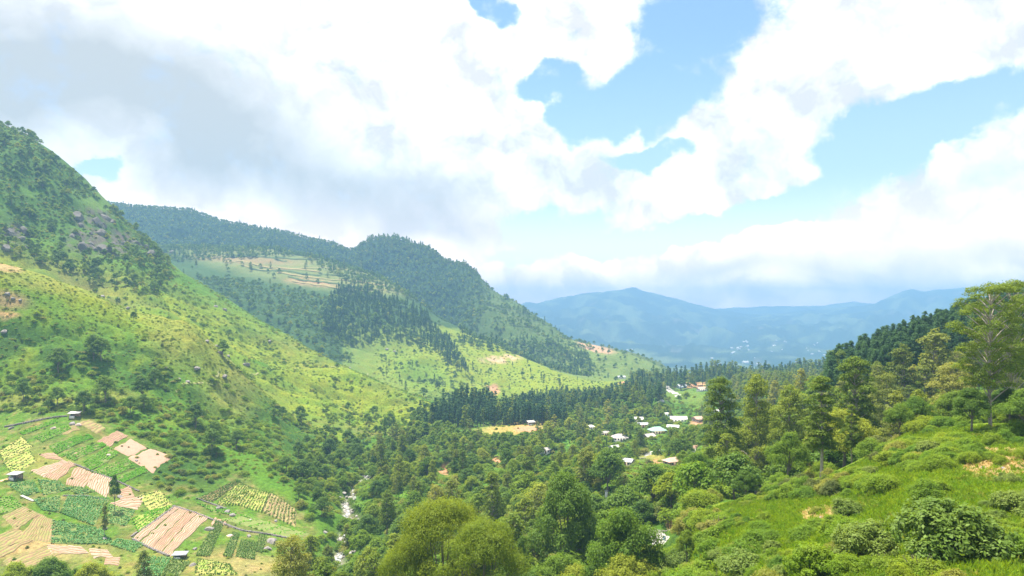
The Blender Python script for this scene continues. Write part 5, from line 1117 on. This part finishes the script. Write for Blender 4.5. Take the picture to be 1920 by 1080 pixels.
def house(px, py, w, dpt, h_, hip, wallm, rm, rot, label, cat='house', group='houses in the valley', dist=None, wide=1.0, name='house', nwin=2):
    p = hit(px, py) if dist is None else Vector(((px - CX) / F * dist, dist, gz1((px - CX) / F * dist, dist)))
    t = link(name, None, label=label, cat=cat, group=group, loc=(p.x, p.y, p.z + .1), rotz=rot)
    boxpart('wall', (-w / 2, w / 2, -dpt / 2, dpt / 2, -2.5, h_), wallm, t)
    o = .6; rh = dpt * .30; e = (w / 2 - dpt * .42) if hip else w / 2 + o; y_ = dpt / 2 + o; x_ = w / 2 + o; th = .14; zz = h_ - .12
    V = [(-x_, -y_, zz), (x_, -y_, zz), (x_, y_, zz), (-x_, y_, zz), (-e, 0, zz + rh), (e, 0, zz + rh)]; V += [(a, b, c - th) for a, b, c in V]
    Q = [[0, 1, 5, 4], [2, 3, 4, 5], [6, 10, 11, 7], [8, 11, 10, 9], [0, 6, 7, 1], [2, 8, 9, 3]]
    Q += [[1, 2, 5], [3, 0, 4], [7, 11, 8], [9, 10, 6], [1, 7, 8, 2], [3, 9, 6, 0]]
    me = bpy.data.meshes.new('roof'); me.from_pydata(V, [], Q); me.materials.append(rm); link('roof', me, t)
    if not hip: # gable walls
        for sx_ in (-1, 1):
            me = bpy.data.meshes.new('gable'); x = sx_ * w / 2; x2 = x - sx_ * .15
            me.from_pydata([(x, -dpt / 2, h_ - .2), (x, dpt / 2, h_ - .2), (x, 0, zz + rh - .3), (x2, -dpt / 2, h_ - .2), (x2, dpt / 2, h_ - .2), (x2, 0, zz + rh - .3)], [], [[0, 1, 2], [3, 5, 4], [0, 3, 4, 1], [1, 4, 5, 2], [2, 5, 3, 0]]); me.materials.append(wallm); link('gable', me, t)
    boxpart('door', (-.5, .5, -dpt / 2 - .05, -dpt / 2 + .05, 0, 2.05), DOORM, t)
    for k_ in range(nwin):
        for sx_ in (-1, 1):
            xc = sx_ * w * (.28 if nwin == 1 else (.2 + .16 * k_ * 1.2)); boxpart('window', (xc - .55, xc + .55, -dpt / 2 - .04, -dpt / 2 + .04, .95, 2.0), GLASS, t)
    for sx_ in (-1, 1): boxpart('window', (sx_ * w / 2 - .04, sx_ * w / 2 + .04, -.6, .6, .95, 2.0), GLASS, t)
    return t
house(1232, 813, 11, 8, 2.8, True, WALL_C, R_GREEN, .25, 'house with a pale green hipped roof among the valley trees')
house(1162, 826, 10, 8, 2.6, True, WALL_W, R_GREY, .1, 'house with a brownish-grey hipped roof in a green clearing')
house(1272, 791, 13, 7, 2.8, False, WALL_W, R_WHITE, -.1, 'long white-roofed house just above the green-roofed one')
house(1308, 791, 7, 6, 2.8, False, WALL_C, R_PINK, .4, 'small pinkish house right of the long white-roofed one')
house(1216, 824, 8, 6, 2.5, False, WALL_C, R_GREY, .6, 'grey-roofed house at the lower left of the green-roofed one')
house(1262, 806, 8, 5, 2.4, False, WALL_C, R_WHITE, -.3, 'pale-roofed shed right of the green-roofed house')
house(1278, 728, 11, 8, 3.2, False, WALL_B, R_TIN, .2, 'pale blue-white house beside the winding road', nwin=1)
house(1195, 791, 9, 6, 2.6, False, WALL_W, R_WHITE, 0, 'white-roofed house showing as a thin pale line left of the long white one')
house(1152, 845, 5.5, 4.5, 2.4, False, WALL_W, R_WHITE, .5, 'small white house left of the yellow clearing')
house(1336, 948, 4.5, 4, 2.3, False, WALL_W, R_WHITE, .7, 'half-hidden pale house under the spreading tree below the grass slope', dist=205)
house(1006, 779, 7, 5, 2.5, False, WALL_W, R_WHITE, .1, 'white-roofed house behind the straw-coloured knoll')
house(1060, 788, 8, 5, 2.6, False, WALL_W, R_WHITE, -.2, 'pale house in the trees right of the straw-coloured knoll')
house(1165, 700, 14, 8, 3, False, WALL_W, R_TIN, .1, 'white house on the lip of the far slope at the valley mouth', dist=1300)
house(1232, 703, 16, 8, 3, False, WALL_W, R_WHITE, .1, 'long white house on the lip of the valley mouth above the woods', dist=1020)
house(960, 872, 6, 5, 2.6, False, WALL_M, R_RUST, .4, 'small brown-walled house above the valley trees')
house(1317, 733, 12, 7, 3, False, WALL_W, R_PINK, .1, 'house with a faded roof on the earth bank by the road')
house(1465, 700, 14, 8, 3, False, WALL_W, R_TIN, 0, 'pale house between trees at the right of the valley mouth', dist=900)
house(952, 1016, 3.2, 3, 2.2, False, WALL_B, R_TIN, .4, 'tiny pale blue hut left of the slim column-shaped tree', nwin=1)
house(878, 868, 5, 4, 2.4, False, WALL_W, R_RUST, 1.0, 'rusty-roofed hut in the valley trees left of the brown-walled house')
rr3 = random.Random(21); RM = [R_WHITE, R_GREY, R_TIN, R_RUST, R_PINK]; RNm = ['white', 'grey', 'tin', 'rusty', 'faded tile']
RU = {}
for i, (px, py) in enumerate(ROOFS):
    w2, m2, _ = relation(px, py); kk = [0, 1, 2, 0, 3, 2, 4][i % 7]; RU[(kk, w2, m2)] = RU.get((kk, w2, m2), 0) + 1
    house(px, py + 5, rr3.uniform(5.5, 8), rr3.uniform(4, 5.5), 2.5, i % 3 == 0, [WALL_W, WALL_C, WALL_M, WALL_B][i % 4], RM[kk], rr3.uniform(-.6, .6), f'small house with {RNm[kk]} roof {"beside" if w2 == "right beside" else w2} {m2}' + (', second of them' if RU[(kk, w2, m2)] > 1 else ''), nwin=1)
def hut(px, py, w, dpt, h_, rm, label, walls=True, rot=0.0, dist=None):
    p = hit(px, py); t = link('farm_hut', None, label=label, cat='hut', group='open huts among the fields', loc=(p.x, p.y, p.z), rotz=rot)
    for sx_ in (-1, 1):
        for sy_ in (-1, 1): boxpart('post', (sx_ * w * .46 - .07, sx_ * w * .46 + .07, sy_ * dpt * .46 - .07, sy_ * dpt * .46 + .07, -.5, h_ + (.25 if sy_ > 0 else 0) - .05), DOORM, t)
    V, Q = bx(-w * .6, w * .6, -dpt * .62, dpt * .62, h_, h_ + .12); V = [(a, b, c + (b + dpt * .62) * .14) for a, b, c in V]
    link('roof', mesh_np('roof', np.array(V, float), np.array(Q), rm), t)
    if walls:
        boxpart('back_wall', (-w * .45, w * .45, dpt * .40, dpt * .44, -.4, h_ - .05), WALL_M, t); boxpart('side_wall', (-w * .45, -w * .41, -dpt * .40, dpt * .39, -.4, h_ * .75), WALL_W, t); boxpart('low_wall', (-w * .40, w * .1, -dpt * .44, -dpt * .40, -.4, h_ * .45), WALL_W, t)
hut(140, 783, 4.6, 3.6, 2.3, R_WHITE, 'open hut with a flat pale roof at the top corner of the terraced fields', rot=.2)
hut(29, 899, 4.6, 3.4, 2.4, R_WHITE, 'open hut with white roof and dark inside at the left edge of the fields', rot=-.15)
hut(338, 1046, 4.2, 2.6, 1.4, R_TIN, 'low white-roofed shelter below the big pale ploughed field', rot=.1)
hut(996, 797, 5.5, 4.5, 2.6, R_WHITE, 'open hut with a bright roof on top of the straw-coloured knoll', rot=.3)
# concrete courtyard below the grass slope
def slab(corners, h_, mat, label, name='courtyard', kind=None, cat=None):
    z = -56.1; W_ = [Vector(((px - CX) / F * (-z * F / (py - HY)), -z * F / (py - HY), z)) for px, py in corners]; n = len(W_); V = [(p.x, p.y, z) for p in W_] + [(p.x, p.y, p.z - 1.0) for p in W_]
    me = bpy.data.meshes.new(name); me.from_pydata(V, [], [list(range(n))] + [[i, i + n, (i + 1) % n + n, (i + 1) % n] for i in range(n)]); me.materials.append(mat)
    bm = bmesh.new(); bm.from_mesh(me); bmesh.ops.recalc_face_normals(bm, faces=bm.faces); bm.to_mesh(me); bm.free(); return link(name, me, label=label, kind=kind, cat=cat), z
_, cz = slab([(1208, 997), (1234, 993), (1266, 1003), (1262, 1014), (1246, 1018), (1240, 1036), (1228, 1028)], .2, CONC, 'pale concrete yard among the trees', 'courtyard', 'structure')
pc = Vector((37.3, 171.0, -56.1))
t = link('courtyard_wall', None, label='low concrete wall with pillars at the back of the pale yard', cat='wall', loc=(pc.x, pc.y + 5.2, cz), rotz=-.12)
boxpart('wall_panel', (-3.6, 3.2, -.1, .1, -1, .55), CONC, t)
for x in (-3.7, -.2, 3.3): boxpart('pillar', (x - .18, x + .18, -.18, .18, -1, .85), CONC, t)
t = link('water_butt', None, label='small blue water butt standing on the pale concrete yard', cat='barrel', loc=(pc.x + .6, pc.y - 1.2, cz))
tb = Tubes(); tb.add([(0, 0, 0), (0, 0, .02), (0, 0, .5), (0, 0, .98), (0, 0, 1.0)], [.02, .32, .36, .32, .28], 12); v, f = tb.arr(); link('barrel_body', mesh_np('barrel_body', v, f, SHADE, smooth=True), t)
tb = Tubes(); tb.add([(0, 0, .98), (0, 0, 1.04), (0, 0, 1.05)], [.3, .3, .01], 12); v, f = tb.arr(); link('lid', mesh_np('lid', v, f, GLASS), t)
t = link('gate_post', None, label='white square pillar in the trees right of the large dark pointed tree', cat='pillar', loc=tuple(hit(1137, 936)))
boxpart('shaft', (-.45, .45, -.45, .45, -1, 3.0), WALL_W, t); boxpart('cap', (-.6, .6, -.6, .6, 3.0, 3.2), CONC, t)
# small buildings out on the plain
pr = random.Random(3); pw = mesh_np('wall', *(lambda q: (np.array(q[0], float), np.array(q[1])))(bx(-12, 12, -6, 6, -4, 6)), WALL_W)
rfm = bpy.data.meshes.new('roof'); rfm.from_pydata([(-13, -7, 5.8), (13, -7, 5.8), (13, 7, 5.8), (-13, 7, 5.8), (-13, 0, 10), (13, 0, 10)], [], [[0, 1, 5, 4], [2, 3, 4, 5], [1, 2, 5], [3, 0, 4], [3, 2, 1, 0]]); rfm.materials.append(R_WHITE)
for i in range(46):
    px = pr.uniform(1330, 1560) if i % 5 else pr.uniform(1130, 1200); py = pr.uniform(638, 694) if i % 5 else pr.uniform(655, 690); p = hit(px, py, 2600); s = pr.uniform(.4, 1.1) * (1.5 if i % 9 == 0 else 1)
    t = link('farmhouse', None, label='tiny pale building far out on the hazy plain', cat='house', group='distant buildings on the plain', loc=tuple(p), rotz=pr.uniform(0, 3)); t.scale = (s, s, s); link('wall', pw, t); link('roof', rfm, t)

# ------------------------------------------------------------------ grass and straw on the near right slope
def tuft_mesh(seed, mat, n=16, h_=.4):
    r = np.random.default_rng(seed); V = []
    for i in range(n):
        a = r.uniform(0, 6.28); b = np.array([r.normal() * .10, r.normal() * .10, -.05]); d = np.array([math.cos(a), math.sin(a), 0]); s = np.array([-d[1], d[0], 0]) * .035; hh_ = h_ * r.uniform(.6, 1.2); l = r.uniform(.1, .35)
        V.append([b - s, b + s, b + d * l * .4 + np.array([0, 0, hh_ * .65]) + s * .8, b + d * l + np.array([0, 0, hh_])])
    v, q = leaf_arr(np.array(V)); return mesh_np('grass_tuft', v, q, mat)
L_STRAW = leaf_mat('straw_blades', (.42, .32, .13), (.55, .44, .2), .3)
tufts = [tuft_mesh(1, L_GRASS), tuft_mesh(2, L_GRASS, 20, .5), tuft_mesh(3, L_SHRUB, 14, .35), tuft_mesh(4, L_STRAW, 14, .3)]
g = scatter(.42, 36, 131, 1295, 2000, NR, 50); r = np.random.default_rng(4); pts = []
inS = (((g[3] - 1880) / 80) ** 2 + ((g[4] - 868) / 28) ** 2 < 1) | (((g[3] - 1545) / 45) ** 2 + ((g[4] - 968) / 18) ** 2 < 1)
nn = fbm(g[0] / 7, g[1] / 7, 3, 88)
for i in range(len(g[0])):
    k_ = 3 if inS[i] and r.uniform() < .7 else (2 if nn[i] > .12 else (1 if r.uniform() < .4 else 0))
    if r.uniform() < (.45 if inS[i] else .9): pts.append((g[0][i], g[1][i], g[2][i], r.uniform(.7, 1.5), r.uniform(0, 6.28), k_))
stuff_points('grass', pts, tufts, 'bright green grass and straw on the near right slope')
print('tufts', len(pts))
